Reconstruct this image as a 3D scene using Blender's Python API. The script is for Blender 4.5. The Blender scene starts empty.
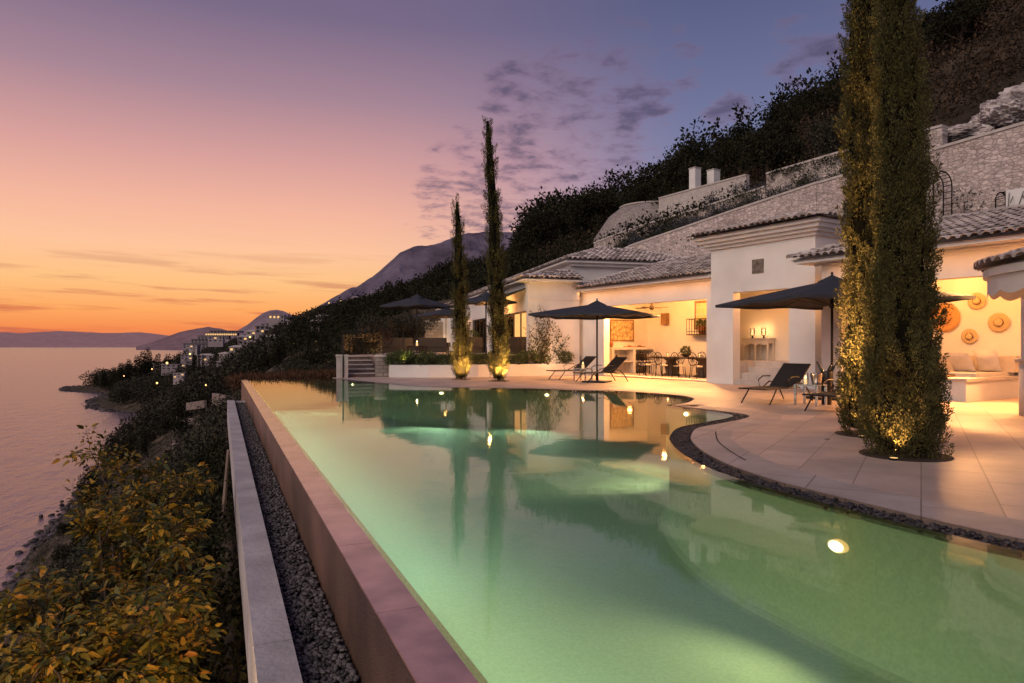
import bpy, math, random
import numpy as np
from mathutils import Vector, Matrix, geometry
random.seed(7)
RNG = np.random.default_rng(11)
PI = math.pi
R = math.radians
scene = bpy.context.scene
COL = scene.collection

# ------------------------------------------------------------------ frame of the site
F, CAMH = 683.0, 1.3
TH = R(23.077)
S_, C_ = math.sin(TH), math.cos(TH)
HROT = R(8.936)                       # the house is turned a little against the pool
def W(l, k):                          # metres right of / in front of the terrace corner, along the sight line
    return (k*S_ + l*C_, k*C_ - l*S_)
def px(x, k):                         # plan point on the bearing x at distance k
    return W((x-512.0)/F*k, k)
def pxz(x, y, k):
    p = px(x, k); return (p[0], p[1], CAMH + (345.0-y)/F*k)
def HL(u, v):                         # house plan (u along the facade, v into the hill) -> world
    return (u*-math.sin(HROT) + v*math.cos(HROT), u*math.cos(HROT) + v*math.sin(HROT))
def to_uv(x, y):
    return (-x*math.sin(HROT)+y*math.cos(HROT), x*math.cos(HROT)+y*math.sin(HROT))

# ------------------------------------------------------------------ materials
def nodes_of(m):
    m.use_nodes = True
    nt = m.node_tree
    return nt, nt.nodes, nt.links
def mat(name, col, rough=.8, var=.25, scale=3., bump=0., bscale=40., island=0., metal=0., spec=.4, emit=None, estr=0., trans=0., col2=None, coord='Object', sheen=0., transm=0., alpha=1.):
    m = bpy.data.materials.new(name)
    nt, N, L = nodes_of(m)
    b = N['Principled BSDF']
    b.inputs['Roughness'].default_value = rough
    b.inputs['Metallic'].default_value = metal
    b.inputs['Specular IOR Level'].default_value = spec
    if transm: b.inputs['Transmission Weight'].default_value = transm
    tc = N.new('ShaderNodeTexCoord')
    no = N.new('ShaderNodeTexNoise'); no.inputs['Scale'].default_value = scale; no.inputs['Detail'].default_value = 6
    L.new(tc.outputs[coord], no.inputs['Vector'])
    cr = N.new('ShaderNodeValToRGB')
    c2 = col2 or col
    a = [max(0, x*(1-var)) for x in col]; z = [min(1, x*(1+var)) for x in c2]
    cr.color_ramp.elements[0].position = .3; cr.color_ramp.elements[0].color = (*a, 1)
    cr.color_ramp.elements[1].position = .7; cr.color_ramp.elements[1].color = (*z, 1)
    fac = no.outputs['Fac']
    if island > 0:
        ge = N.new('ShaderNodeNewGeometry')
        mx = N.new('ShaderNodeMix'); mx.data_type = 'FLOAT'
        mx.inputs[0].default_value = island
        L.new(no.outputs['Fac'], mx.inputs[2]); L.new(ge.outputs['Random Per Island'], mx.inputs[3])
        fac = mx.outputs[0]
        cr.color_ramp.elements[0].position = .1; cr.color_ramp.elements[1].position = .9
    L.new(fac, cr.inputs['Fac'])
    L.new(cr.outputs['Color'], b.inputs['Base Color'])
    if bump > 0:
        n2 = N.new('ShaderNodeTexNoise'); n2.inputs['Scale'].default_value = bscale; n2.inputs['Detail'].default_value = 5
        L.new(tc.outputs[coord], n2.inputs['Vector'])
        bp = N.new('ShaderNodeBump'); bp.inputs['Strength'].default_value = bump; bp.inputs['Distance'].default_value = .02
        L.new(n2.outputs['Fac'], bp.inputs['Height']); L.new(bp.outputs['Normal'], b.inputs['Normal'])
    if emit:
        b.inputs['Emission Color'].default_value = (*emit, 1); b.inputs['Emission Strength'].default_value = estr
    if trans > 0:
        t = N.new('ShaderNodeBsdfTranslucent'); L.new(cr.outputs['Color'], t.inputs['Color'])
        ms = N.new('ShaderNodeMixShader'); ms.inputs[0].default_value = trans
        L.new(b.outputs[0], ms.inputs[1]); L.new(t.outputs[0], ms.inputs[2])
        L.new(ms.outputs[0], N['Material Output'].inputs['Surface'])
    return m
def brickmat(name, c1, c2, mortar, bw, bh, msize, rough=.85, bump=.6, rot=(0,0,0), coord='Object', offset=.5, island=0, warp=.0):
    m = bpy.data.materials.new(name); nt, N, L = nodes_of(m); b = N['Principled BSDF']
    b.inputs['Roughness'].default_value = rough; b.inputs['Specular IOR Level'].default_value = .3
    tc = N.new('ShaderNodeTexCoord'); mp = N.new('ShaderNodeMapping'); mp.inputs['Rotation'].default_value = rot
    L.new(tc.outputs[coord], mp.inputs['Vector'])
    br = N.new('ShaderNodeTexBrick'); br.offset = offset
    br.inputs['Color1'].default_value = (*c1, 1); br.inputs['Color2'].default_value = (*c2, 1); br.inputs['Mortar'].default_value = (*mortar, 1)
    br.inputs['Scale'].default_value = 1; br.inputs['Brick Width'].default_value = bw; br.inputs['Row Height'].default_value = bh
    br.inputs['Mortar Size'].default_value = msize; br.inputs['Mortar Smooth'].default_value = .2
    vec = mp.outputs['Vector']
    if warp:
        wn = N.new('ShaderNodeTexNoise'); wn.inputs['Scale'].default_value = 3.5; L.new(vec, wn.inputs['Vector'])
        va = N.new('ShaderNodeVectorMath'); va.operation = 'MULTIPLY_ADD'; va.inputs[1].default_value = (warp,)*3
        L.new(wn.outputs['Color'], va.inputs[0]); L.new(vec, va.inputs[2]); vec = va.outputs[0]
    L.new(vec, br.inputs['Vector'])
    no = N.new('ShaderNodeTexNoise'); no.inputs['Scale'].default_value = 1.3; no.inputs['Detail'].default_value = 8; no.inputs['Roughness'].default_value = .65
    L.new(tc.outputs[coord], no.inputs['Vector'])
    mx = N.new('ShaderNodeMix'); mx.data_type = 'RGBA'; mx.blend_type = 'MULTIPLY'; mx.inputs[0].default_value = .7
    cr = N.new('ShaderNodeValToRGB'); cr.color_ramp.elements[0].position = .25; cr.color_ramp.elements[0].color = (.5, .48, .46, 1); cr.color_ramp.elements[1].position = .7; cr.color_ramp.elements[1].color = (1, 1, 1, 1)
    L.new(no.outputs['Fac'], cr.inputs['Fac']); L.new(br.outputs['Color'], mx.inputs[6]); L.new(cr.outputs['Color'], mx.inputs[7])
    L.new(mx.outputs[2], b.inputs['Base Color'])
    bp = N.new('ShaderNodeBump'); bp.inputs['Strength'].default_value = bump; bp.inputs['Distance'].default_value = .02
    iv = N.new('ShaderNodeMath'); iv.operation = 'SUBTRACT'; iv.inputs[0].default_value = 1.0; L.new(br.outputs['Fac'], iv.inputs[1])
    n2 = N.new('ShaderNodeTexNoise'); n2.inputs['Scale'].default_value = 9; n2.inputs['Detail'].default_value = 6; L.new(tc.outputs[coord], n2.inputs['Vector'])
    ad = N.new('ShaderNodeMath'); ad.operation = 'MULTIPLY_ADD'; ad.inputs[1].default_value = .35; L.new(n2.outputs['Fac'], ad.inputs[0]); L.new(iv.outputs[0], ad.inputs[2])
    L.new(ad.outputs[0], bp.inputs['Height']); L.new(bp.outputs['Normal'], b.inputs['Normal'])
    return m
def emat(name, col, s):
    m = bpy.data.materials.new(name); nt, N, L = nodes_of(m)
    N.remove(N['Principled BSDF'])
    e = N.new('ShaderNodeEmission'); e.inputs[0].default_value = (*col, 1); e.inputs[1].default_value = s
    L.new(e.outputs[0], N['Material Output'].inputs['Surface']); return m
def sightglass(name, col, refl=1.0):
    m = bpy.data.materials.new(name); nt, N, L = nodes_of(m); N.remove(N['Principled BSDF'])
    t = N.new('ShaderNodeBsdfTransparent'); t.inputs[0].default_value = (*col, 1)
    g = N.new('ShaderNodeBsdfGlossy'); g.inputs['Roughness'].default_value = .02
    fr = N.new('ShaderNodeFresnel'); fr.inputs[0].default_value = 1.45
    ms = N.new('ShaderNodeMixShader'); L.new(fr.outputs[0], ms.inputs[0]); L.new(t.outputs[0], ms.inputs[1]); L.new(g.outputs[0], ms.inputs[2])
    L.new(ms.outputs[0], N['Material Output'].inputs['Surface']); return m

M = {}
M['plaster'] = mat('plaster', (.74, .71, .68), .9, .06, 1.6, .15, 60, coord='Generated')
M['plaster'] = mat('plaster', (.71, .68, .645), .9, .10, .55, .15, 45, col2=(.76, .735, .70))
M['plaster_in'] = mat('plaster_in', (.74, .70, .64), .9, .05, 1.2, .1, 60)
M['cornice'] = mat('cornice', (.70, .66, .62), .8, .06, 2.)
M['tile'] = mat('tile', (.37, .295, .265), .85, .4, 6, .4, 30, island=.75, col2=(.52, .45, .41))
M['stone'] = brickmat('stone', (.40, .35, .31), (.27, .235, .21), (.13, .115, .105), .34, .15, .012, rot=(R(90), 0, 0), warp=.05)
M['ashlar'] = brickmat('ashlar', (.40, .34, .29), (.30, .26, .22), (.16, .14, .12), .5, .22, .012, rot=(R(90), 0, 0), warp=.04)
M['coping'] = mat('coping', (.50, .44, .40), .8, .15, 4, .3, 30)
M['paving'] = brickmat('paving', (.63,.48,.395), (.49,.375,.31), (.36,.265,.205), 1.05, .55, .008, rough=.5, bump=.22, rot=(0, 0, R(-36)), warp=0)
M['paving2'] = brickmat('paving2', (.52, .43, .38), (.45, .375, .33), (.20, .16, .13), .8, .9, .006, rough=.6, bump=.2, rot=(0, 0, R(-36)))
M['concrete'] = mat('concrete', (.42, .385, .38), .85, .22, 2.2, .4, 25)
M['bronze'] = mat('spill_tile', (.085, .055, .040), .38, .5, 1.0, .5, 70, col2=(.14, .078, .055), spec=.6)
M['spillcap'] = mat('spill_cap', (.40, .215, .19), .12, .45, 3.0, .10, 60, spec=.9)  # reddish light on the cap is put into its base colour
M['pebble'] = mat('pebble', (.05, .048, .052), .55, .5, 4, .2, 40, island=.9, col2=(.10, .09, .09))
M['dark_pebble'] = mat('dark_pebble', (.018, .017, .017), .4, .5, 4, island=.9, col2=(.035, .03, .03))
M['gravel_bed'] = mat('gravel_bed', (.05, .048, .05), .9, .6, 35, .9, 35)
M['canvas'] = mat('canvas', (.030, .033, .042), .85, .15, 3, .1, 200)
M['darkmetal'] = mat('darkmetal', (.03, .027, .025), .4, .1, 5, metal=.6)
M['blackmetal'] = mat('blackmetal', (.010, .008, .007), .7, .1, 5, spec=.08)
M['steel'] = mat('steel', (.5, .48, .45), .25, .05, 5, metal=1.)
M['sling'] = mat('sling', (.022, .018, .016), .7, .2, 8, .2, 300)
M['wood'] = mat('wood', (.20, .11, .05), .55, .3, 8)
M['darkwood'] = mat('darkwood', (.05, .032, .02), .5, .3, 8)
M['white_wood'] = mat('white_wood', (.6, .56, .5), .6, .08, 6)
M['cushion'] = mat('cushion', (.66, .60, .53), .95, .08, 4, .2, 120)
M['linen'] = mat('linen', (.58, .50, .42), .95, .08, 4, .2, 120)
M['rattan'] = mat('rattan', (.035, .026, .02), .7, .4, 30, .5, 120)
M['straw'] = mat('straw', (.50, .27, .10), .8, .2, 30, .4, 90)
M['straw_pale'] = mat('straw_pale', (.55, .40, .22), .8, .2, 30, .4, 90)
M['ribbon'] = mat('ribbon', (.03, .02, .015), .8, .1)
M['terracotta'] = mat('terracotta', (.32, .14, .07), .8, .2, 8)
M['cypress'] = mat('cypress_leaf', (.028, .032, .014), .8, .45, 5, island=.55, col2=(.108, .096, .034), trans=.15, spec=.15)
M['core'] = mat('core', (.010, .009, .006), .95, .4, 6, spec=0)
M['bark'] = mat('bark', (.07, .05, .035), .95, .4, 10, .6, 20)
M['hedge'] = mat('hedge', (.035, .05, .018), .6, .4, 3, island=.8, col2=(.085, .11, .035), trans=.2)
M['ivy'] = mat('ivy', (.04, .045, .018), .7, .4, 3, island=.8, col2=(.10, .10, .035), trans=.2)
M['hedge_dark'] = mat('hedge_dark', (.016,.020,.010), .8, .4, 3, island=.8, col2=(.05,.055,.028), trans=.15, spec=.1)
M['lavender'] = mat('lavender', (.035, .036, .038), .8, .4, 3, island=.8, col2=(.085, .085, .095), trans=.1)
M['autumn'] = mat('autumn', (.034, .042, .008), .55, .4, 2.6, island=.55, col2=(.40, .25, .024), trans=.25)
M['tree_dark'] = mat('tree_dark', (.012, .013, .008), .9, .5, .4, island=.7, col2=(.030, .030, .016), trans=.1, spec=.1)
M['tree_olive'] = mat('tree_olive', (.022, .022, .016), .9, .5, .4, island=.7, col2=(.060, .056, .038), trans=.1, spec=.1)
M['coast_haze_leaf'] = mat('coast_haze_leaf', (.020, .019, .014), .95, .5, .05, island=.6, col2=(.062, .054, .038), trans=.1, spec=.05)  # lighter copy of tree_dark: distance haze put into the leaf colour
M['brush'] = mat('brush', (.03, .024, .016), .9, .5, .3, island=.7, col2=(.075, .05, .032), trans=.1, spec=.1)
M['redgrass'] = mat('redgrass', (.06, .035, .018), .9, .4, 1, island=.8, col2=(.13, .07, .04), trans=.2, spec=.1)
M['ground'] = mat('ground', (.050, .038, .026), 1, .6, .25, .6, 1.5, col2=(.085, .065, .05), spec=.05)
M['rock'] = mat('rock', (.20, .17, .16), .95, .5, 1.2, .9, 3, col2=(.48, .43, .41), spec=.1)
M['shore'] = mat('shore_rock', (.05, .042, .042), .95, .5, .3, .9, 1.2, col2=(.10, .085, .08), spec=.1)
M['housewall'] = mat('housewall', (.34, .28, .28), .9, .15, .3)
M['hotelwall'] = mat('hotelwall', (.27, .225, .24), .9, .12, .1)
M['pane'] = mat('pane', (.02, .02, .025), .15, .1, 3, spec=.6)
M['litpane'] = emat('litpane', (1., .58, .22), 1.1)
M['flame'] = emat('flame', (1., .55, .2), 6)
M['farlamp'] = emat('farlamp', (1., .55, .18), 3.)
M['poollens'] = emat('poollens', (1., .84, .55), 9)
M['ringhalo'] = mat('ringhalo', (.5,.45,.35), .4, .1, emit=(1.,.5,.16), estr=1.1)  # warm emission paints the halo around the pool lens
M['wax'] = mat('wax', (.8, .7, .5), .5, .05, emit=(1., .6, .25), estr=.9)
M['gwall2'] = mat('shaded_riser', (.17, .135, .12), .95, .35, 3., .5, 12)  # risers darkened: their shade is put into the stone colour
M['glass'] = sightglass('clear_glass', (.93, .94, .93))
M['greyglass'] = sightglass('balustrade_glass', (.72, .72, .70))
M['awning'] = mat('awning', (.015, .025, .02), .8, .1)
M['flowerbox'] = mat('flowerbox', (.30, .14, .07), .8, .2)
M['paint1'] = mat('relief', (.36, .24, .12), .8, .55, 9, .8, 14, col2=(.52, .38, .2))
M['plaque'] = mat('plaque', (.16, .13, .11), .9, .5, 9, .9, 20)

def pool_floor_mat():
    m = bpy.data.materials.new('pool_mosaic'); nt, N, L = nodes_of(m); b = N['Principled BSDF']
    b.inputs['Roughness'].default_value = .7; b.inputs['Specular IOR Level'].default_value = .1
    tc = N.new('ShaderNodeTexCoord')
    vo = N.new('ShaderNodeTexVoronoi'); vo.inputs['Scale'].default_value = 42; vo.inputs['Randomness'].default_value = .6
    L.new(tc.outputs['Object'], vo.inputs['Vector'])
    no = N.new('ShaderNodeTexNoise'); no.inputs['Scale'].default_value = .6; no.inputs['Detail'].default_value = 7; L.new(tc.outputs['Object'], no.inputs['Vector'])
    cr = N.new('ShaderNodeValToRGB'); cr.color_ramp.elements[0].color = (.34, .42, .32, 1); cr.color_ramp.elements[1].color = (.52, .60, .46, 1)
    sp = N.new('ShaderNodeSeparateColor'); L.new(vo.outputs['Color'], sp.inputs[0])
    ml = N.new('ShaderNodeMath'); ml.operation = 'MULTIPLY_ADD'; ml.inputs[1].default_value = .3; L.new(sp.outputs[0], ml.inputs[0])
    n3 = N.new('ShaderNodeMath'); n3.operation = 'MULTIPLY'; n3.inputs[1].default_value = .15; L.new(no.outputs['Fac'], n3.inputs[0]); L.new(n3.outputs[0], ml.inputs[2])
    L.new(ml.outputs[0], cr.inputs['Fac']); L.new(cr.outputs['Color'], b.inputs['Base Color'])
    return m
M['mosaic'] = pool_floor_mat()
M['mosaic_wall'] = pool_floor_mat(); _r = [n for n in M['mosaic_wall'].node_tree.nodes if n.type == 'VALTORGB'][0]; _r.color_ramp.elements[0].color = (.31,.37,.28,1); _r.color_ramp.elements[1].color = (.47,.53,.41,1)  # same mosaic darkened, the wall's shade put into its colour
def water_mat():
    m = bpy.data.materials.new('pool_water'); nt, N, L = nodes_of(m); N.remove(N['Principled BSDF'])
    t = N.new('ShaderNodeBsdfTransparent'); t.inputs[0].default_value = (.74, .96, .82, 1)
    g = N.new('ShaderNodeBsdfGlossy'); g.inputs['Roughness'].default_value = .035
    fr = N.new('ShaderNodeFresnel'); fr.inputs[0].default_value = 1.42
    tc = N.new('ShaderNodeTexCoord'); no = N.new('ShaderNodeTexNoise'); no.inputs['Scale'].default_value = 2.2; no.inputs['Detail'].default_value = 2
    L.new(tc.outputs['Object'], no.inputs['Vector'])
    bp = N.new('ShaderNodeBump'); bp.inputs['Strength'].default_value = .05; bp.inputs['Distance'].default_value = .02
    L.new(no.outputs['Fac'], bp.inputs['Height']); L.new(bp.outputs['Normal'], g.inputs['Normal'])
    ms = N.new('ShaderNodeMixShader'); L.new(fr.outputs[0], ms.inputs[0]); L.new(t.outputs[0], ms.inputs[1]); L.new(g.outputs[0], ms.inputs[2])
    L.new(ms.outputs[0], N['Material Output'].inputs['Surface']); return m
M['water'] = water_mat()
def sea_mat():
    m = bpy.data.materials.new('sea_water'); nt, N, L = nodes_of(m); b = N['Principled BSDF']
    b.inputs['Base Color'].default_value = (.17, .125, .145, 1); b.inputs['Roughness'].default_value = .22
    b.inputs['IOR'].default_value = 2.5; b.inputs['Specular IOR Level'].default_value = .5
    b.inputs['Specular Tint'].default_value = (.95, .84, 1., 1)
    tc = N.new('ShaderNodeTexCoord'); mp = N.new('ShaderNodeMapping'); mp.inputs['Scale'].default_value = (1., .35, 1); mp.inputs['Rotation'].default_value = (0, 0, R(-70))
    L.new(tc.outputs['Object'], mp.inputs['Vector'])
    no = N.new('ShaderNodeTexNoise'); no.inputs['Scale'].default_value = .12; no.inputs['Detail'].default_value = 8; no.inputs['Roughness'].default_value = .62
    L.new(mp.outputs[0], no.inputs['Vector'])
    bp = N.new('ShaderNodeBump'); bp.inputs['Strength'].default_value = .7; bp.inputs['Distance'].default_value = 3.
    L.new(no.outputs['Fac'], bp.inputs['Height']); L.new(bp.outputs['Normal'], b.inputs['Normal'])
    return m
M['sea'] = sea_mat()
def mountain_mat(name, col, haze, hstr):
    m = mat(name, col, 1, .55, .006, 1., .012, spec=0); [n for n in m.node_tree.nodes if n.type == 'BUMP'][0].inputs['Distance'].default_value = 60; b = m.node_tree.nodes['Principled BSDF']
    b.inputs['Emission Color'].default_value = (*haze, 1); b.inputs['Emission Strength'].default_value = hstr  # low emission stands in for the air haze over the mountains
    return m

# ------------------------------------------------------------------ mesh helpers
class MB:
    def __init__(s): s.v = []; s.f = []
    def add(s, vs, fs):
        o = len(s.v); s.v += [tuple(map(float, p)) for p in vs]; s.f += [tuple(i+o for i in f) for f in fs]; return s
    def box(s, x0, y0, z0, x1, y1, z1):
        x0, x1 = sorted((x0, x1)); y0, y1 = sorted((y0, y1)); z0, z1 = sorted((z0, z1))
        return s.add([(x0,y0,z0),(x1,y0,z0),(x1,y1,z0),(x0,y1,z0),(x0,y0,z1),(x1,y0,z1),(x1,y1,z1),(x0,y1,z1)],
                     [(0,3,2,1),(4,5,6,7),(0,1,5,4),(1,2,6,5),(2,3,7,6),(3,0,4,7)])
    def obox(s, c, size, rz=0, rx=0, ry=0):
        m = Matrix.Translation(c) @ Matrix.Rotation(rz,4,'Z') @ Matrix.Rotation(ry,4,'Y') @ Matrix.Rotation(rx,4,'X')
        h = [q/2 for q in size]
        vs = [m @ Vector((a*h[0], b*h[1], d*h[2])) for d in (-1,1) for a, b in ((-1,-1),(1,-1),(1,1),(-1,1))]
        return s.add(vs, [(0,3,2,1),(4,5,6,7),(0,1,5,4),(1,2,6,5),(2,3,7,6),(3,0,4,7)])
    def tube(s, pts, r, n=6, cap=True):
        pts = [Vector(p) for p in pts]
        rs = r if isinstance(r, (list, tuple)) else [r]*len(pts)
        vs = []; 
        for i, p in enumerate(pts):
            d = (pts[min(i+1, len(pts)-1)] - pts[max(i-1, 0)])
            if d.length < 1e-9: d = Vector((0,0,1))
            d.normalize()
            a = d.cross(Vector((0,0,1)) if abs(d.z) < .95 else Vector((1,0,0))).normalized(); b = d.cross(a)
            for k in range(n):
                t = 2*PI*k/n; vs.append(p + (a*math.cos(t) + b*math.sin(t))*rs[i])
        fs = []
        for i in range(len(pts)-1):
            for k in range(n):
                fs.append((i*n+k, i*n+(k+1)%n, (i+1)*n+(k+1)%n, (i+1)*n+k))
        if cap: fs += [tuple(range(n))[::-1], tuple((len(pts)-1)*n+k for k in range(n))]
        return s.add(vs, fs)
    def lathe(s, prof, n=16, c=(0,0,0), closed=False, sx=1, sy=1):
        vs = []; fs = []
        for r, z in prof:
            for k in range(n):
                t = 2*PI*k/n; vs.append((c[0]+r*math.cos(t)*sx, c[1]+r*math.sin(t)*sy, c[2]+z))
        for i in range(len(prof)-1):
            for k in range(n):
                fs.append((i*n+k, i*n+(k+1)%n, (i+1)*n+(k+1)%n, (i+1)*n+k))
        fs += [tuple(range(n))[::-1], tuple((len(prof)-1)*n+k for k in range(n))]
        return s.add(vs, fs)
    def prism(s, poly, z0, z1, sides=True, bottom=True):
        n = len(poly)
        tris = geometry.tessellate_polygon([[Vector((p[0], p[1], 0)) for p in poly]])
        area = sum(poly[i][0]*poly[(i+1)%n][1]-poly[(i+1)%n][0]*poly[i][1] for i in range(n))
        vs = [(p[0], p[1], z0) for p in poly] + [(p[0], p[1], z1) for p in poly]
        fs = []
        for t in tris:
            a, b, c = [poly[i] for i in t]
            ar = (b[0]-a[0])*(c[1]-a[1])-(b[1]-a[1])*(c[0]-a[0])
            t = tuple(t) if ar > 0 else tuple(t)[::-1]
            fs.append(tuple(i+n for i in t))
            if bottom: fs.append(t[::-1])
        if sides:
            for i in range(n):
                j = (i+1) % n
                q = (i, j, n+j, n+i)
                fs.append(q if area > 0 else q[::-1])
        return s.add(vs, fs)
    def strip(s, a, b):               # ribbon between two point rows
        n = len(a); vs = list(a)+list(b)
        return s.add(vs, [(i, i+1, n+i+1, n+i) for i in range(n-1)])
    def quad(s, a, b, c, d): return s.add([a,b,c,d], [(0,1,2,3)])
    def build(s, name, m, parent=None, smooth=False, label=None):
        me = bpy.data.meshes.new(name); me.from_pydata(s.v, [], s.f); me.update()
        return link(name, me, m, parent, smooth, label)
def link(name, me, m, parent=None, smooth=False, label=None):
    if m: me.materials.append(m)
    if smooth: me.polygons.foreach_set('use_smooth', [True]*len(me.polygons))
    o = bpy.data.objects.new(name, me); COL.objects.link(o)
    if parent: o.parent = parent
    if label: o['label'] = label
    return o
def npmesh(name, V, Fq):              # numpy quads
    me = bpy.data.meshes.new(name)
    nv, nf = len(V), len(Fq); k = Fq.shape[1]
    me.vertices.add(nv); me.vertices.foreach_set('co', np.asarray(V, dtype=np.float32).ravel())
    me.loops.add(nf*k); me.loops.foreach_set('vertex_index', np.asarray(Fq, dtype=np.int32).ravel())
    me.polygons.add(nf); me.polygons.foreach_set('loop_start', np.arange(0, nf*k, k, dtype=np.int32))
    me.update(calc_edges=True); return me
def thing(name, label, cat, loc=(0,0,0), rz=0, group=None):
    o = bpy.data.objects.new(name, None); o.empty_display_size = .2; COL.objects.link(o)
    o.location = loc if len(loc) == 3 else (*loc, 0); o.rotation_euler = (0,0,rz)
    return tag(o, label, cat, group)
def tag(o, label, cat, group=None, kind=None):
    o['label'] = label; o['category'] = cat
    if group: o['group'] = group
    if kind: o['kind'] = kind
    return o
def struct(o): o['kind'] = 'structure'; return o
def copy_tree(o, parent=None):
    c = o.copy(); COL.objects.link(c); c.parent = parent
    for ch in list(o.children): copy_tree(ch, c)
    return c
def leaf_quads(P, D, Ln, Wd, fold=.0):
    """rhombus leaves: base points P, unit directions D"""
    n = len(P)
    rnd = RNG.normal(size=(n,3)); side = np.cross(D, rnd); side /= np.linalg.norm(side, axis=1, keepdims=True)+1e-9
    Ln = np.broadcast_to(np.asarray(Ln, float).reshape(-1,1), (n,1)); Wd = np.broadcast_to(np.asarray(Wd, float).reshape(-1,1), (n,1))
    mid = P + D*Ln*.45
    nor = np.cross(D, side)
    V = np.stack([P, mid + side*Wd*.5 + nor*fold*Wd, P + D*Ln, mid - side*Wd*.5 + nor*fold*Wd], 1).reshape(-1,3)
    Fq = np.arange(4*n).reshape(-1,4)
    return V, Fq
def unit(a): return a/(np.linalg.norm(a, axis=-1, keepdims=True)+1e-9)
def rand_dirs(n): return unit(RNG.normal(size=(n,3)))
def blob_points(blobs, n, shell=.55):
    w = np.array([b[3]**2 for b in blobs]); w = w/w.sum()
    idx = RNG.choice(len(blobs), n, p=w)
    B = np.array(blobs)[idx]
    d = rand_dirs(n); rr = (shell + (1-shell)*RNG.random((n,1))**.5)
    P = B[:, :3] + d*B[:, 3:4]*rr*np.array([1,1,.8])
    return P, d
def light(name, typ, loc, e, col=(1,.6,.3), size=.15, rot=None, spot=None, blend=.6, sy=None):
    d = bpy.data.lights.new(name, typ); d.energy = e; d.color = col
    if typ == 'AREA':
        d.size = size
        if sy: d.shape = 'RECTANGLE'; d.size_y = sy
    else: d.shadow_soft_size = size
    if typ == 'SPOT': d.spot_size = spot or R(80); d.spot_blend = blend
    o = bpy.data.objects.new(name, d); COL.objects.link(o); o.location = loc
    if rot: o.rotation_euler = rot
    return o
def aim(o, target):
    d = Vector(target)-o.location; o.rotation_euler = d.to_track_quat('-Z','Y').to_euler()

# ------------------------------------------------------------------ terrain
def smooth(t): t = np.clip(t, 0, 1); return t*t*(3-2*t)
SH_Y = [-200, 100, 148, 213, 364, 412, 488, 520, 552, 584, 657, 743, 810, 886, 930, 1100, 1600, 3000]
SH_X = [-44, -38, -36, -39, -40, -39, -40, -46, -74, -88, -100, -97, -147, -158, -120, -60, -10, 20]
X0_Y = [-200, 0, 28, 45, 70, 112, 165, 307, 500, 861, 1500, 3000]
X0_X = [.15, .15, .15, 3, 12, 18, 23, 26, 30, 34, 60, 150]
HM_Y = [-200, 60, 110, 165, 246, 307, 500, 861, 1500]
HM_S = [.55, .55, .55, .62, .53, .48, .42, .36, .25]
def vnoise(x, y, s, seed=0):
    x = x/s + seed*13.7; y = y/s + seed*7.1
    return (np.sin(x*1.3+1.7*np.sin(y*.9+seed)) + np.sin(y*1.7+1.3*np.sin(x*1.1)) + .5*np.sin(2.9*x+2.3*y) + .5*np.sin(3.1*y-2.7*x))/3
def ground_z(x, y):
    x = np.asarray(x, float); y = np.asarray(y, float)
    xs = np.interp(y, SH_Y, SH_X); x0 = np.interp(y, X0_Y, X0_X); hm = np.interp(y, HM_Y, HM_S)
    lo = -45*(x0-x)/(x0-xs)
    prom = smooth((y-500)/120)*smooth((1000-y)/60)
    lo = lo - prom*14*np.sin(np.clip((x0-x)/(x0-xs), 0, 1)*PI)*.6
    hi = 42*(1-np.exp(-hm*np.maximum(x-x0,0)/42))
    z = np.where(x < x0, lo, hi)
    near = smooth((45-y)/17.)
    z = z - near*2.4*(1-smooth((x0-x)/60))
    z = z + vnoise(x, y, 14, 1)*1.2*smooth((np.abs(y-10)-30)/40) + vnoise(x, y, 5, 2)*.4*smooth((np.abs(y-10)-30)/40)
    z = np.maximum(z, -47.5)
    # villa platform and the terraced hill behind it
    u = -x*math.sin(HROT)+y*math.cos(HROT); v = x*math.cos(HROT)+y*math.sin(HROT)
    tier = np.interp(v, [0, 22.8, 23.6, 26.1, 26.6, 28.8, 29.6, 33, 33.5, 56, 90, 300], [-2.6, -2.6, 4.75, 4.75, 7.5, 8.8, 9.2, 10.0, 10.4, 19.0, 29, 36])
    tier = tier - np.clip(u-17, 0, 30)*.09*smooth((v-24)/3)
    tier = tier + np.clip(62-u, 0, 60)*.21*smooth((v-35)/24)
    tier = tier + vnoise(x, y, 6, 3)*.6*smooth((v-34)/6)
    pad = smooth((x-.05)/.35)*(1-smooth((u-42)/35))
    return z*(1-pad) + np.where(pad > 0, tier, 0)*pad
def build_terrain():
    az = np.radians(np.linspace(-62, 68, 360)); az = az + TH
    k = np.concatenate([np.linspace(.6, 60, 150), np.geomspace(61.5, 3200, 170)])
    A, K = np.meshgrid(az, k)
    X = K*np.sin(A); Y = K*np.cos(A); Z = ground_z(X, Y)
    V = np.stack([X, Y, Z], -1).reshape(-1,3)
    nk, na = A.shape
    i = np.arange(nk*na).reshape(nk, na)
    Fq = np.stack([i[:-1,:-1], i[1:,:-1], i[1:,1:], i[:-1,1:]], -1).reshape(-1,4)[:, ::-1]
    o = link('hillside', npmesh('hillside', V, Fq), M['ground'], smooth=True); struct(o)
build_terrain()
sea = MB(); n = 48
sea.add([(0,0,-45)]+[(26000*math.sin(2*PI*i/n), 26000*math.cos(2*PI*i/n), -45) for i in range(n)], [(0, (i+1)%n+1, i+1) for i in range(n)])
struct(sea.build('sea', M['sea']))
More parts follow.
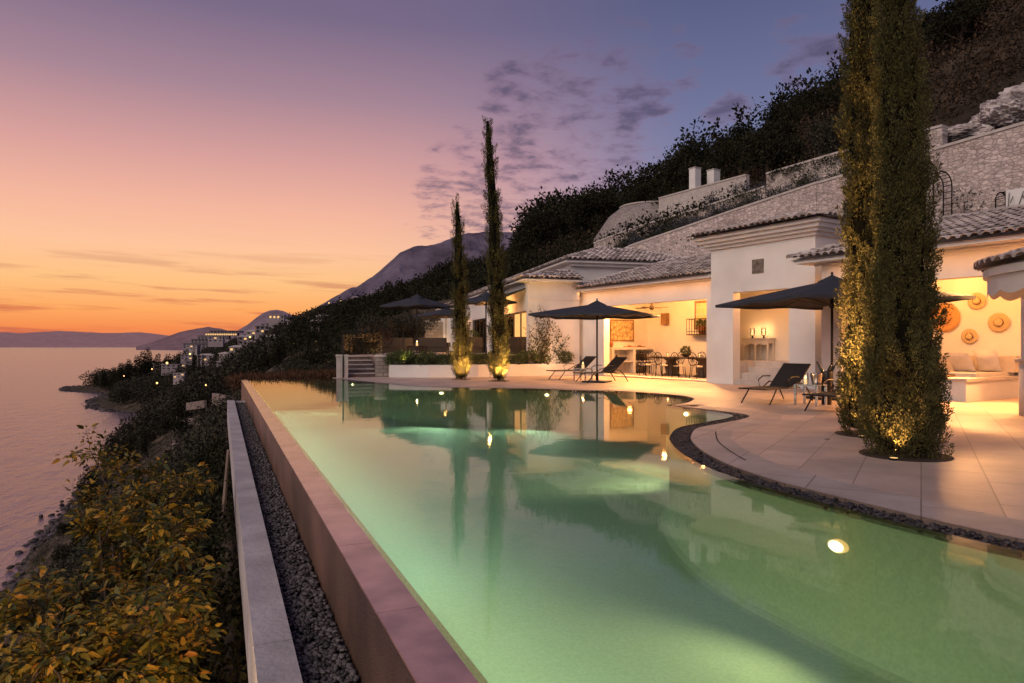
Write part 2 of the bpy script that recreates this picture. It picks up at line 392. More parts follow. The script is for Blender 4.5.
def mountain(name, prof, k0, k1, m, rough, seed):
    xs = np.linspace(prof[0][0], prof[-1][0], 420)
    hs = np.interp(xs, [p[0] for p in prof], [p[1] for p in prof])
    rows = 80; V = []
    for j in range(rows):
        t = j/(rows-1); k = k0 + (k1-k0)*t
        top = np.where(t <= .6, (t/.6)**.8, 1-(t-.6)/.4*.6)
        for x, yy in zip(xs, hs):
            km = k0+(k1-k0)*.6
            H = (345-yy)/F*km + 46.3
            p = px(x, k)
            nz = -abs(vnoise(p[0], p[1], rough*.5, seed+3))*.5 + vnoise(p[0], p[1], rough*.06, seed+5)*.08 + vnoise(p[0], p[1], rough, seed)*.5 + vnoise(p[0], p[1], rough*.37, seed+1)*.3 + vnoise(p[0], p[1], rough*.13, seed+2)*.14
            edge = np.sin(t/.6*PI) if t < .6 else 0
            z = -46 + H*top + nz*H*.24*(.25 + edge)*min(1, t*4)*(1 if H > 60 else H/60)
            V.append((p[0], p[1], z))
    V = np.array(V); i = np.arange(rows*420).reshape(rows,420)
    Fq = np.stack([i[:-1,:-1], i[:-1,1:], i[1:,1:], i[1:,:-1]], -1).reshape(-1,4)
    struct(link(name, npmesh(name, V, Fq), m, smooth=True))
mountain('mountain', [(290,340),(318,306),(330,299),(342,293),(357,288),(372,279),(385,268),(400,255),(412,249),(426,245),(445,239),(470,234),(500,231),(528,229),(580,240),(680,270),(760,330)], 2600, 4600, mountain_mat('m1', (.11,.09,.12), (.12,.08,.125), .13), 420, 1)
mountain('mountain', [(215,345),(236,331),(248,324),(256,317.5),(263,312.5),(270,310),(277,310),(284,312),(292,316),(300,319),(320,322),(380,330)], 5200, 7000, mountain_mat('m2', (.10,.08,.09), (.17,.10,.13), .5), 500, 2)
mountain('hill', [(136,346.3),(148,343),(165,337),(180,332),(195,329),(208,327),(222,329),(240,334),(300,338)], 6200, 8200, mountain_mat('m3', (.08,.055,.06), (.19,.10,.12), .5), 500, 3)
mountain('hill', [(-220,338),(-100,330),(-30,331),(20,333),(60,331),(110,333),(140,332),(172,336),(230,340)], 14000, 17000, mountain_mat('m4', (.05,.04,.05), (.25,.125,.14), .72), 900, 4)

RX = [60,110,150,175,200,240,265,290,330,345,370,400,420,450,480,505,520,530,548,565,585,600,620,650,680,690,710,740,760,795,840,870,900,930,1100]
RYY = [380,366,351,353,346,338,330,318,309,305,300,290,285,270,265,262,247,228,204,206,201,184,181,178,166,142,128,125,106,95,70,45,25,0,-60]
def ridge_h(x, y):                       # how high a tree may stand there before it breaks the wooded ridge line
    k = x*S_+y*C_; l = x*C_-y*S_; p = 512+F*l/k
    return CAMH+(345-np.interp(p, RX, RYY))/F*k

# ------------------------------------------------------------------ pool
EDGE = [(5.0,23.3),(5.67,20.7),(7.2,19.4),(8.67,18.3),(9.3,17.35),(10.1,16.75),(10.55,15.82),(10.75,14.93),(10.76,14.3),(10.45,13.57),(9.7,12.8),(9.1,12.42),(8.84,12.2),(8.84,11.0),(8.75,10.1),(8.3,9.7),(7.52,9.33),(6.69,8.92),(6.05,8.27),(5.65,7.75),(5.24,7.05),(4.96,6.43),(4.75,5.82),(4.62,5.19),(4.58,4.79),(4.57,3.83),(4.60,3.22),(4.66,2.7),(4.9,1.6),(5.3,.4),(5.6,-1.)]
def catmull(P, n=6):
    out = []
    for i in range(len(P)-1):
        p0, p1, p2, p3 = P[max(i-1,0)], P[i], P[i+1], P[min(i+2,len(P)-1)]
        for j in range(n):
            t = j/n
            out.append(tuple(.5*((2*p1[a])+(-p0[a]+p2[a])*t+(2*p0[a]-5*p1[a]+4*p2[a]-p3[a])*t*t+(-p0[a]+3*p1[a]-3*p2[a]+p3[a])*t**3) for a in (0,1)))
    out.append(P[-1]); return out
edge = catmull([(4.12,27.05),(4.35,25.6)]+EDGE, 5)
def offset(curve, d):
    out = []
    for i, p in enumerate(curve):
        a = curve[max(i-1,0)]; b = curve[min(i+1,len(curve)-1)]
        t = Vector((b[0]-a[0], b[1]-a[1])); t = t/(t.length+1e-9)
        out.append((p[0]-t.y*d, p[1]+t.x*d))
    return out
XO, XI = .70, 1.01            # spill wall outer and inner face
FARY = 27.6
pool = thing('infinity_pool', 'long infinity pool with curved inner rim and green mosaic lining', 'pool')
DEPTH = -1.15
def fary(x): return FARY - (x-.7)*.165
poly = [(XI, -1.0), (XI, fary(XI)-.25)] + [(4.12, fary(4.12)-.25)] + edge[1:] 
fl = MB(); fl.prism(poly[::-1], DEPTH-.1, DEPTH, sides=False, bottom=False); fl.build('pool_floor', M['mosaic'], pool)
wl = MB()
_e1 = offset(edge, .5); _s = 1 if _e1[len(edge)//2][0] < edge[len(edge)//2][0] else -1
rows = [(.0,-.03),(.0,-.95),(.02,-1.04),(.06,-1.10),(.12,-1.138),(.18,-1.1515)]
for (d0, z0), (d1, z1) in zip(rows[:-1], rows[1:]):
    a_, b_ = offset(edge, d0*_s), offset(edge, d1*_s); wl.strip([(p[0],p[1],z1) for p in b_], [(p[0],p[1],z0) for p in a_])
wl.build('pool_wall', M['mosaic_wall'], pool, True)
sp = MB()
ye = fary(XO)
sp.box(XO, -1.5, -1.6, XI-.10, ye, -.012)
sp.add([(XI,ye-.26,-1.6),(4.3,fary(4.3)-.26,-1.6),(4.3,fary(4.3),-1.6),(XI,ye,-1.6),(XI,ye-.26,-.012),(4.3,fary(4.3)-.26,-.012),(4.3,fary(4.3),-.012),(XI,ye,-.012)],
       [(0,3,2,1),(4,5,6,7),(0,1,5,4),(1,2,6,5),(2,3,7,6),(3,0,4,7)])
sp.build('spill_wall', M['bronze'], pool)
spc = MB(); [spc.box(XO-.004, -1.5+i*1.2+.003, -.011, XI-.098, min(-1.5+(i+1)*1.2-.003, ye-.26), .001) for i in range(25) if -1.5+i*1.2 < ye-.3]; spc.build('spill_cap', M['spillcap'], pool)
# inner rim line of the spill wall: yellow glow of the pool light put into the tile colour
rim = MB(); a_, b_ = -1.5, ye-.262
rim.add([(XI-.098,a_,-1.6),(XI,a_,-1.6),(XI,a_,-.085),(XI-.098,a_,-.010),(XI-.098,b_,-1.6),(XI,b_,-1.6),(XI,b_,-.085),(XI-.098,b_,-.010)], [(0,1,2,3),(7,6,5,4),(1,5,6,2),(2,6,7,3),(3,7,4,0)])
rim.build('inner_rim', mat('rim_glow_tile', (.62,.50,.30), .6, .35, 60), pool)
water = MB()
wp = [(XI-.097, -1.4), (XI-.097, ye-.26), (XO, ye-.26), (XO, ye), (4.2, fary(4.2)-.0)] + edge
water.prism(wp[::-1], -.001, 0.0, sides=False, bottom=False)
struct(water.build('pool_water', M['water']))
# terrace
inner = offset(edge, .0)
gut = offset(edge, -.30) if False else None
def off_right(d):              # away from the water
    o1 = offset(edge, d); o2 = offset(edge, -d)
    return o1 if o1[len(o1)//2][0] > edge[len(edge)//2][0] else o2
def gutter_w(i):
    y = edge[i][1]; return .15 + .15*float(smooth((13-y)/3)) if y > 8.2 or True else .3
o1 = off_right(1.0)
gwid = [.12 + .17*float(smooth((12.2-p[1])/2.5)) for p in edge]
gout = [(p[0]+(q[0]-p[0])*w, p[1]+(q[1]-p[1])*w) for p, q, w in zip(edge, o1, gwid)]
bed = MB(); bed.strip([(p[0], p[1], -.055) for p in edge], [(p[0], p[1], -.055) for p in gout])
gut = thing('pool_gutter', 'dark pebble overflow gutter following the curved pool rim', 'gutter')
bed.build('gutter_bed', M['dark_pebble'], gut)
lip = MB(); lip.strip([(p[0], p[1], -.056) for p in gout], [(p[0], p[1], 0.0) for p in gout])
lip.strip([(p[0], p[1], -.06) for p in edge], [(p[0], p[1], -.005) for p in edge])
lip.build('gutter_lip', M['darkmetal'], gut)
def pebbles(name, pts, rad, m, parent=None):
    ico = MB(); 
    t = (1+5**.5)/2
    base = unit(np.array([(-1,t,0),(1,t,0),(-1,-t,0),(1,-t,0),(0,-1,t),(0,1,t),(0,-1,-t),(0,1,-t),(t,0,-1),(t,0,1),(-t,0,-1),(-t,0,1)], float))
    tri = np.array([(0,11,5),(0,5,1),(0,1,7),(0,7,10),(0,10,11),(1,5,9),(5,11,4),(11,10,2),(10,7,6),(7,1,8),(3,9,4),(3,4,2),(3,2,6),(3,6,8),(3,8,9),(4,9,5),(2,4,11),(6,2,10),(8,6,7),(9,8,1)])
    n = len(pts); r = rad*(.6+.8*RNG.random((n,1)))
    sc = np.stack([1+.4*RNG.random(n), .75+.3*RNG.random(n), .5+.25*RNG.random(n)], 1)
    B = base[None]*sc[:,None,:]*r[:,None,:]
    a = RNG.random(n)*2*PI; ca, sa = np.cos(a)[:,None], np.sin(a)[:,None]
    X = B[...,0]*ca - B[...,1]*sa; Y = B[...,0]*sa + B[...,1]*ca; Z = B[...,2] + B[...,0]*(RNG.random((n,1))-.5)*.6
    V = np.stack([X,Y,Z], -1) + pts[:,None,:]
    Fq = (tri[None] + (np.arange(n)*12)[:,None,None]).reshape(-1,3)
    return link(name, npmesh(name, V.reshape(-1,3), Fq), m, parent, smooth=True)
gp = []
for i in range(len(edge)-1):
    p, q, a, b = edge[i], edge[i+1], gout[i], gout[i+1]
    L_ = math.dist(p, q); d = max(1, int(L_*gwid[i]/(.03*.03)*.8)) if p[1] < 13 else max(1, int(L_*gwid[i]/.0012*.6))
    for _ in range(d):
        s, t = random.random(), random.random()*.94+.03
        x = (p[0]*(1-s)+q[0]*s)*(1-t)+(a[0]*(1-s)+b[0]*s)*t; y = (p[1]*(1-s)+q[1]*s)*(1-t)+(a[1]*(1-s)+b[1]*s)*t
        gp.append((x, y, -.04+random.random()*.022))
pb = pebbles('gutter_pebbles', np.array(gp), .02, M['dark_pebble'], gut); pb['kind'] = 'stuff'
copo = [(p[0]+(q[0]-p[0])*(w+.55), p[1]+(q[1]-p[1])*(w+.55)) for p, q, w in zip(edge, o1, gwid)]
# paving
PF = [(6.22,27.05),(7.57,26.3),(9.53,25.85),(11.92,26.0),(13.9,25.9)]     # planter front
ter = [(4.12,27.05),(4.1,27.9),(6.22,27.9)] + [(14.3,27.0)] + [HL(24.5,18.9), HL(24.5,22.5), HL(2,22.5), HL(-3,22.5), (16,-3), (5.6,-3)] + gout[::-1]
tm = MB(); tm.prism(ter, -1.9, 0.0, bottom=False)
o = tm.build('terrace', M['paving']); struct(o)
cm = MB(); cm.strip([(p[0], p[1], .004) for p in gout], [(p[0], p[1], .004) for p in copo]); 
o = cm.build('pool_coping', M['paving2']); struct(o)
# curved drain slot on the lobe
slot = catmull([px(715,888/(432-345)), px(717,888/(441-345)), px(727,888/(450-345)), px(745,888/(461-345))], 6)
sl = MB(); so = offset(slot, .018); sl.strip([(p[0],p[1],.008) for p in slot], [(p[0],p[1],.008) for p in so])
tag(sl.build('drain_slot', M['blackmetal']), 'thin dark curved drain slot in the paving lobe', 'drain')
# spill channel and its kerb
ch = thing('drain_channel', 'concrete overflow channel kerb running below the infinity wall', 'channel')
kb = MB(); kb.box(.18, -1.5, -1.1, .378, 23.3, -.452); kb.box(.378, 23.0, -.9, XO, 23.3, -.47)
kb.build('kerb', M['concrete'], ch)
kl = MB()
for i in range(13):
    y0 = -1.5+i*1.9; kl.box(.172, y0+.006, -.452, .386, min(y0+1.894, 23.3), -.43) 
kl.build('kerb_cap', M['concrete'], ch)
fb = MB(); fb.box(.378, -1.5, -.75, XO, 23.0, -.545); fb.build('channel_bed', M['gravel_bed'], ch)
bw = MB(); bw.box(.30, -1.5, -3.2, XO-.03, ye-.05, -1.1); bw.box(1., ye-.4, -3.2, 4.2, ye-.75, -1.1); bw.build('base_wall', mat('dark_recess', (.018,.015,.012), .95, .4, 2), ch)  # near-black colour paints the dark recess below the kerb
gpt = []
for _ in range(9500):
    y = 2.2 + 21*random.random()**1.7; gpt.append((.395+random.random()*.29, y, -.535+random.random()*.03))
gs = pebbles('gravel', np.array(gpt), .017, M['pebble']); tag(gs, 'loose grey drainage gravel filling the channel', 'gravel', kind='stuff')
# pool lights: fixture discs in the curved wall
def nearest_wall(p):
    i = min(range(len(edge)), key=lambda i: math.dist(edge[i], p)); a = edge[max(i-1,0)]; b = edge[min(i+1,len(edge)-1)]
    t = Vector((b[0]-a[0], b[1]-a[1])).normalized(); nrm = Vector((t.y, -t.x))
    if (Vector((3., p[1]))-Vector(edge[i])).dot(nrm) < 0: nrm = -nrm
    return edge[i], nrm
PL = [((4.63,4.11), -.31, 'largest nearest pool light under the paving lobe'), ((7.1,9.2), -.22, 'pool light in the cove between the two paving lobes'), ((8.84,11.6), -.12, 'pool light facing the viewer in the inlet'), ((6.46,20.2), -.17, 'pool light below the two slim cypresses'), ((9.0,18.2), -.17, 'pool light below the far sunbeds'), ((4.5,25.4), -.14, 'farthest pool light near the gate steps'), ((5.4,.6), -.4, 'pool light')]  # last entry: added unseen lamp without fixture, brightens the near floor
for i, (p, z, lab) in enumerate(PL):
    q, nr = nearest_wall(p)
    if i < 6:
        t = thing('pool_light', lab, 'pool light', (q[0]+nr.x*.02, q[1]+nr.y*.02, z), math.atan2(nr.y, nr.x), 'round pool lights set in the pool wall')
        rg = MB(); rr = .085
        rg.tube([(-.02,0,0),(.025,0,0)], rr, 20); rg.build('lamp_ring', M['ringhalo'], t); t.scale = (1,1,.6)
        ln = MB(); ln.tube([(.026,0,0),(.032,0,0)], rr*.78, 20); ln.build('lens', M['poollens'], t)
    e = [105, 170, 120, 240, 220, 100, 45][i]
    lo = light('pool_lamp', 'SPOT', (q[0]+nr.x*.1, q[1]+nr.y*.1, z), e, [(1.,.80,.42),(1.,.85,.5),(1.,.9,.6),(.8,1.,.75),(.8,1.,.75),(.8,1.,.75),(1.,.8,.42)][i], .08, spot=R(140), blend=.7)
    aim(lo, (q[0]+nr.x*3, q[1]+nr.y*3, z-.05))
# added unseen strips along the spill wall, brightening the pool floor
lo = light('pool_fill_strip', 'AREA', (XI+.06, 16.5, -.16), 125, (.80,1.,.82), .12, sy=20); lo.rotation_euler = (0, R(-52), 0); lo.data.spread = R(100)
lo = light('pool_fill_strip', 'AREA', (XI+.06, 3.2, -.16), 46, (.96,.97,.66), .12, sy=7); lo.rotation_euler = (0, R(-55), 0); lo.data.spread = R(110)

lo = light('rim_fill', 'AREA', (XI+.42, 10.0, -.42), 150, (1.,.76,.34), .08, sy=24); lo.rotation_euler = (0, R(128), 0); lo.data.spread = R(120)  # added underwater strip that makes the inner rim look lit

# ------------------------------------------------------------------ tiled roofs
def tiled(mb, e0, e1, r1, r0, tw=.22, tl=.36):
    e0, e1, r1, r0 = map(Vector, (e0, e1, r1, r0))
    ev = (e1-e0); L_ = max(ev.length, (r1-r0).length); a = (ev if ev.length > .01 else r1-r0).normalized()
    up = ((r0+r1)/2-(e0+e1)/2); s = (up - a*up.dot(a)); sl = s.length; s.normalize(); nrm = a.cross(s)
    if nrm.z < 0: nrm = -nrm
    mb.quad(e0-nrm*.03, e1-nrm*.03, r1-nrm*.03, r0-nrm*.03)
    nc = max(2, int(round(sl/tl)))
    a0 = e0.dot(a)
    for j in range(nc):
        t0 = j/nc; t1 = (j+1.12)/nc; tm_ = min(1, (j+.5)/nc)
        lo = (e0.lerp(r0, tm_)-e0).dot(a); hi = (e1.lerp(r1, tm_)-e0).dot(a)
        k0 = int(math.floor(lo/tw)); k1 = int(math.ceil(hi/tw))
        for k in range(k0, k1):
            c = (k+.5)*tw
            if c < lo or c > hi: continue
            jit = random.uniform(-.012, .012)
            pA = e0 + a*(c+jit) + s*(sl*t0 - .04 + random.uniform(-.012,.012)) + nrm*.055
            pB = e0 + a*(c+jit) + s*(sl*min(t1,1)) + nrm*.012
            vs = []
            for p, r in ((pA, .105), (pB, .085)):
                for q in range(6):
                    th = PI*q/5; vs.append(p + a*math.cos(th)*r + nrm*math.sin(th)*r*.85)
            ip = len(vs)
            for q in range(6):                      # inner lip at the front for thickness
                th = PI*q/5; vs.append(pA + a*math.cos(th)*.085 + nrm*math.sin(th)*.065)
            fs = [(q, q+1, 6+q+1, 6+q) for q in range(5)] + [(q+1, q, ip+q, ip+q+1) for q in range(5)]
            mb.add(vs, fs)
            # channel between covers
            cc = c + tw*.5
            mb.quad(e0+a*(cc-.05)+s*(sl*t0-.02)+nrm*.012, e0+a*(cc+.05)+s*(sl*t0-.02)+nrm*.012, e0+a*(cc+.05)+s*(sl*min(t1,1))-nrm*.01, e0+a*(cc-.05)+s*(sl*min(t1,1))-nrm*.01)
def ridge(mb, p, q, r=.12, tl=.36):
    p, q = Vector(p), Vector(q); d = (q-p); L_ = d.length; d.normalize(); side = d.cross(Vector((0,0,1))).normalized(); up = side.cross(d)
    nn = max(1, int(L_/tl))
    for i in range(nn):
        A = p + d*(L_*i/nn-.02) + up*.05; B = p + d*(L_*(i+1)/nn) + up*.025
        vs = []
        for c, rr in ((A, r), (B, r*.85)):
            for k in range(6):
                th = PI*k/5; vs.append(c + side*math.cos(th)*rr + up*math.sin(th)*rr*.85)
        mb.add(vs, [(k, k+1, 7+k, 6+k) for k in range(5)] + [(0,1,2,3,4,5)])

# ------------------------------------------------------------------ villa   (local x = v, y = u)
villa = thing('villa', 'long white plastered villa with tiled roofs and lit open rooms by the pool', 'villa', (0,0,0), HROT)
# pavilion
pv = MB(); f0, b0 = 18.11, 22.4; u0, u1 = 12.24, 16.16; n0, n1 = 13.12, 15.23; T = .35
pv.box(f0, u0, 0, f0+T, n0, 4.7); pv.box(f0, n1, 0, f0+T, u1, 4.7); pv.box(f0, n0, 3.03, f0+T, n1, 4.7)
pv.box(f0+T, u0, 0, b0, u0+T, 4.7); pv.box(20.7, u1-T, 0, b0, u1, 4.7); pv.box(f0+T, u1-T, 3.3, 20.699, u1, 4.7); pv.box(b0, u0, 0, b0+T, u1, 4.7)
pavw = pv.build('pavilion_wall', M['plaster'], villa)
ni = MB(); nl = 17.0
ni.box(f0+T+.001, 16.5, 0, 19.5, 16.6, 3.2); ni.box(19.5, 16.5, 0, 19.6, nl+.1, 3.2); ni.box(19.6, nl, 0, 20.5, nl+.1, 3.2); ni.box(f0+T+.001, n0-.25, 0, 20.5, n0-.12, 3.2); ni.box(20.5, n0-.25, 0, 20.62, nl+.1, 3.2); ni.box(f0+T+.001, n0-.25, 3.201, 20.62, nl+.1, 3.29)
ni.build('niche_wall', M['plaster_in'], pavw)
st = MB(); sl_ = 15.24
st.box(f0+T+.002, sl_, 0, 19.499, 16.499, .76); st.box(19.601, sl_, 0, 20.499, nl-.001, .76); st.box(19.499, sl_, 0, 19.601, 16.498, .759)
for i in range(4): st.box(f0+.10+i*.34, n0-.10 if i else n0+.004, i*.19, 20.498, sl_-.002 if i else n1-.004, (i+1)*.19)
st.build('step', M['coping'], pavw)
co = MB()
for o_, z0, z1 in ((.10,4.52,4.62),(.22,4.62,4.72),(.34,4.72,4.84),(.46,4.84,4.94)):
    co.box(f0-o_, u0-o_, z0, b0+T+o_, u1+o_, z1)
co.build('cornice', M['cornice'], pavw)
pr = MB(); A = .56
e = [(f0-A,u0-A,4.96),(f0-A,u1+A,4.96),(b0+T+A,u1+A,4.96),(b0+T+A,u0-A,4.96)]
rz_ = 5.62; r0 = ((f0+b0+T)/2-.3,(u0+u1)/2,rz_); r1 = ((f0+b0+T)/2+.3,(u0+u1)/2,rz_)
tiled(pr, e[0], e[1], r0, r0); tiled(pr, e[1], e[2], r1, r0); tiled(pr, e[2], e[3], r1, r1); tiled(pr, e[3], e[0], r0, r1)
for c, rr in ((e[0],r0),(e[1],r0),(e[2],r1),(e[3],r1)): ridge(pr, c, rr)
pr.build('pavilion_roof', M['tile'], pavw)
pq = MB(); pq.box(f0-.03, 14.02, 3.58, f0, 14.45, 4.02); pq.build('plaque', M['plaque'], pavw)
# dining wing (left of the pavilion)
df = 18.4; dw = MB()
dw.box(df, 16.162, 0, df+.3, 16.62, 3.55); dw.box(df, 22.18, 0, df+.3, 23.9, 3.55); dw.box(df, 16.62, 2.92, df+.3, 22.18, 3.55)
dw.box(df+.3, 23.25, 0, 22.0, 23.9, 3.55); dw.box(21.85, 16.162, 0, 22.0, 23.25, 3.55); 
dwo = dw.build('dining_wall', M['plaster'], villa)
di = MB(); di.box(df+.301, 16.17, 3.3, 21.849, 23.249, 3.4); di.build('dining_ceiling', M['plaster_in'], dwo)
dfl = MB(); dfl.box(df-.02, 16.63, 0, 21.84, 23.24, .05); dfl.build('dining_floor', M['coping'], dwo)
de = MB(); de.box(df-.42, 16.162, 3.6, df+.3, 24.15, 3.7); de.box(df-.12, 16.163, 3.551, df+.3, 24.0, 3.6); de.build('eave_board', M['cornice'], dwo)
dr = MB(); tiled(dr, (df-.5,16.17,3.72), (df-.5,24.2,3.72), (22.6,22.3,5.1), (22.6,16.17,5.1)); tiled(dr, (df-.5,24.2,3.72),(22.6,24.2,3.72),(22.6,22.3,5.1),(22.59,22.3,5.1))
ridge(dr, (df-.5,24.2,3.74), (22.6,22.3,5.12)); dr.build('dining_roof', M['tile'], dwo)
dp = MB(); dp.tube([(df-.5,23.95,3.62),(df-.5,24.1,3.35),(df-.06,24.12,3.1),(df-.06,24.12,.1)], .045, 8); dp.build('downpipe', M['cornice'], dwo, True)
# back window with grille
dwin = MB(); dwin.box(21.80, 18.55, 1.95, 21.849, 20.35, 3.15); wn = dwin.build('window', M['wood'], dwo)
wp_ = MB(); wp_.box(21.785, 18.65, 2.05, 21.799, 20.25, 3.05); wp_.build('pane', mat('warm_pane', (.45,.30,.12), .4, .15, 2, emit=(1.,.55,.15), estr=.25), wn)
gr = MB()
for i in range(6): gr.box(21.76, 18.7+i*.3, 2.05, 21.78, 18.73+i*.3, 3.05)
for i in range(3): gr.box(21.758, 18.65, 2.3+i*.28, 21.782, 20.25, 2.32+i*.28)
gr.build('glazing_bars', M['white_wood'], wn)
# lounge wing (right of the pavilion, set forward)
lf = 17.0; lw = MB()
lw.box(lf, 10.72, 0, lf+.35, 11.3, 3.5); lw.box(lf, 1.5, 2.85, lf+.35, 10.72, 3.5); lw.box(lf, -3, 0, lf+.35, 1.5, 3.5)
lw.box(lf+.35, 11.0, 0, 20.2, 11.3, 3.5); lw.box(20.0, -3, 0, 20.2, 11.0, 3.5)
lwo = lw.build('lounge_wall', M['plaster'], villa)
li = MB(); li.box(lf+.351, -2.99, 3.2, 19.999, 10.999, 3.3); li.build('lounge_ceiling', M['plaster_in'], lwo)
le = MB(); le.box(lf-.55, -3, 3.51, lf+.35, 11.75, 3.6); le.box(lf-.14, -3, 3.45, lf-.002, 11.44, 3.51); le.build('eave_board', M['cornice'], lwo)
lr = MB(); tiled(lr, (lf-.62,-3,3.62),(lf-.62,11.85,3.62),(20.6,10.0,4.82),(20.6,-3,4.82)); tiled(lr, (lf-.62,11.85,3.62),(20.6,11.85,3.62),(20.6,10.,4.82),(20.59,10.,4.82))
ridge(lr, (lf-.62,11.85,3.64),(20.6,10.,4.84)); ridge(lr, (20.6,10,4.82),(20.6,-3,4.82)); lr.build('lounge_roof', M['tile'], lwo)
# round bar canopy at the right
bcx, bcy = to_uv(*W(9.9,10.1))[1], to_uv(*W(9.9,10.1))[0]; cdz = -.2
bc = MB(); 
def canopy_pt(r, z, t): return (bcx+r*math.cos(t), bcy+r*math.sin(t), z+cdz)
nseg = 44
cb = MB()
cb.lathe([(2.42,2.60),(2.42,2.72),(.3,3.35),(.05,3.4)], nseg, (bcx,bcy,cdz)); 
cbo = cb.build('bar_canopy', M['cornice'], villa, False)
ct = MB()
for ring in range(5):
    ra = 2.55-ring*.36; rb = ra-.42; za = 2.76+cdz+ring*.107; zb = za+.125; m_ = max(10, int(2*PI*ra/.24))
    for k in range(m_):
        t = 2*PI*k/m_; hw = PI*ra/m_*.98; vs = []
        for r, z, s_ in ((ra,za+.03,1.),(rb,zb,.82)):
            for q in range(6):
                th = PI*q/5; off = math.cos(th)*hw*s_; h = math.sin(th)*.085*s_
                vs.append((bcx+r*math.cos(t)-off*math.sin(t), bcy+r*math.sin(t)+off*math.cos(t), z+h))
        for q in range(6):
            th = PI*q/5; off = math.cos(th)*hw*.75; h = math.sin(th)*.06
            vs.append((bcx+ra*math.cos(t)-off*math.sin(t), bcy+ra*math.sin(t)+off*math.cos(t), za+.03+h))
        ct.add(vs, [(q,q+1,7+q,6+q) for q in range(5)]+[(q+1,q,12+q,13+q) for q in range(5)])
ct.build('canopy_tiles', M['tile'], cbo)
vl = MB(); n_ = 120                                  # scalloped valance
A_ = [canopy_pt(2.36, 2.6, 2*PI*i/n_) for i in range(n_+1)]; B_ = [canopy_pt(2.36, 2.36-.07*abs(math.sin(i*PI/5)), 2*PI*i/n_) for i in range(n_+1)]
vl.strip(B_, A_); vl.build('valance', M['cornice'], cbo)
cl = MB(); cl.lathe([(.26,0),(.26,.12),(.25,.14),(.25,2.3),(.28,2.35),(.28,2.6)], 20, (to_uv(*W(9.62,12.5))[1],to_uv(*W(9.62,12.5))[0],0)); cl.build('canopy_column', M['plaster'], cbo, True)
# far wing
fx, fy = 12.0, 26.4; FR = R(-8.58)
def FW(x, y): return (fx + x*math.cos(FR) - y*math.sin(FR), fy + x*math.sin(FR) + y*math.cos(FR))
fwing = thing('guest_wing', 'far white wing with glazed doors and dark awning beyond the climbing wall', 'house', (fx, fy, 0), FR)
fw = MB()
fw.box(0, 0, 0, 2.3, .3, 4.0); fw.box(-.04, -.04, 3.24, 2.3, 0, 3.30)
fw.box(0, .3, 2.78, .3, 5.2, 4.0); fw.box(0, 5.2, 0, .3, 8.4, 4.0); fw.box(0, 8.4, 2.78, .3, 12.4, 4.0); fw.box(0, 12.4, 0, .3, 25, 4.0)
fw.box(.3, 24.7, 0, 7, 25, 4.0); fw.box(6.7, .3, 0, 7, 24.7, 4.0)
fwo = fw.build('guest_wall', M['plaster'], fwing)
fi = MB(); fi.box(.3, .31, .8, 6.7, 24.6, .86); fi.box(.3, .31, 3.3, 6.7, 24.6, 3.4); fi.box(4.2, .31, .86, 4.3, 24.6, 3.3); fi.box(.31, 6.6, .86, 4.2, 6.7, 3.3); fi.build('guest_room', M['plaster_in'], fwo)
for (ya, yb, g0) in ((.3,5.2,2.8),(8.4,12.4,8.45)):
    fwd = MB(); nn = 4
    for i in range(nn+1):
        yy = ya+(yb-ya)*i/nn; fwd.box(.06, yy-.03, .86, .12, yy+.03, 2.70)
    fwd.box(.06, ya-.03, 2.701, .12, yb+.03, 2.78)
    dfr = fwd.build('door_frame', M['darkmetal'], fwo)
    fg = MB(); fg.box(.085, g0, .87, .095, yb-.05, 2.7); fg.build('pane', M['glass'], dfr)
tb = MB(); tb.box(2.35, 1.35, 4.0, 8.6, 26, 5.0); tb.build('upper_wall', M['plaster'], fwo)
te = MB(); te.box(2.0, .95, 5.0, 9.2, 26.4, 5.1); te.box(-.36, -.4, 4.0, 2.35, 25.5, 4.08); te.box(2.34, 1.12, 4.86, 8.6, 1.345, 5.0); te.build('eave_board', M['cornice'], fwo)
tr = MB(); 
tiled(tr, (9.25,.9,5.12),(1.95,.9,5.12),(5.0,4.0,6.1),(6.2,4.0,6.1), .24, .4); tiled(tr, (1.95,.9,5.12),(1.95,26.4,5.12),(5.0,23.,6.1),(5.0,4.,6.1), .26, .42)
ridge(tr, (1.95,.9,5.14),(5.,4.,6.12)); ridge(tr, (9.25,.9,5.14),(6.2,4.,6.12))
tiled(tr, (2.35,-.42,4.1),(-.4,-.42,4.1),(2.2,1.0,4.55),(2.35,1.0,4.55)); tiled(tr, (-.4,-.42,4.1),(-.4,25.5,4.1),(2.35,25.5,4.62),(2.35,1.,4.62), .26, .4)
ridge(tr, (-.4,-.42,4.12),(2.2,1.0,4.6))
tr.build('guest_roof', M['tile'], fwo)
aw = MB(); aw.add([(-.05,.3,3.75),(-.05,6.5,3.75),(-1.0,6.5,3.42),(-1.0,.3,3.42),(-.05,.3,3.69),(-.05,6.5,3.69),(-1.0,6.5,3.30),(-1.0,.3,3.30)], [(0,1,2,3),(7,6,5,4),(0,3,7,4),(1,5,6,2),(3,2,6,7)]); aw.build('awning', M['awning'], fwo)

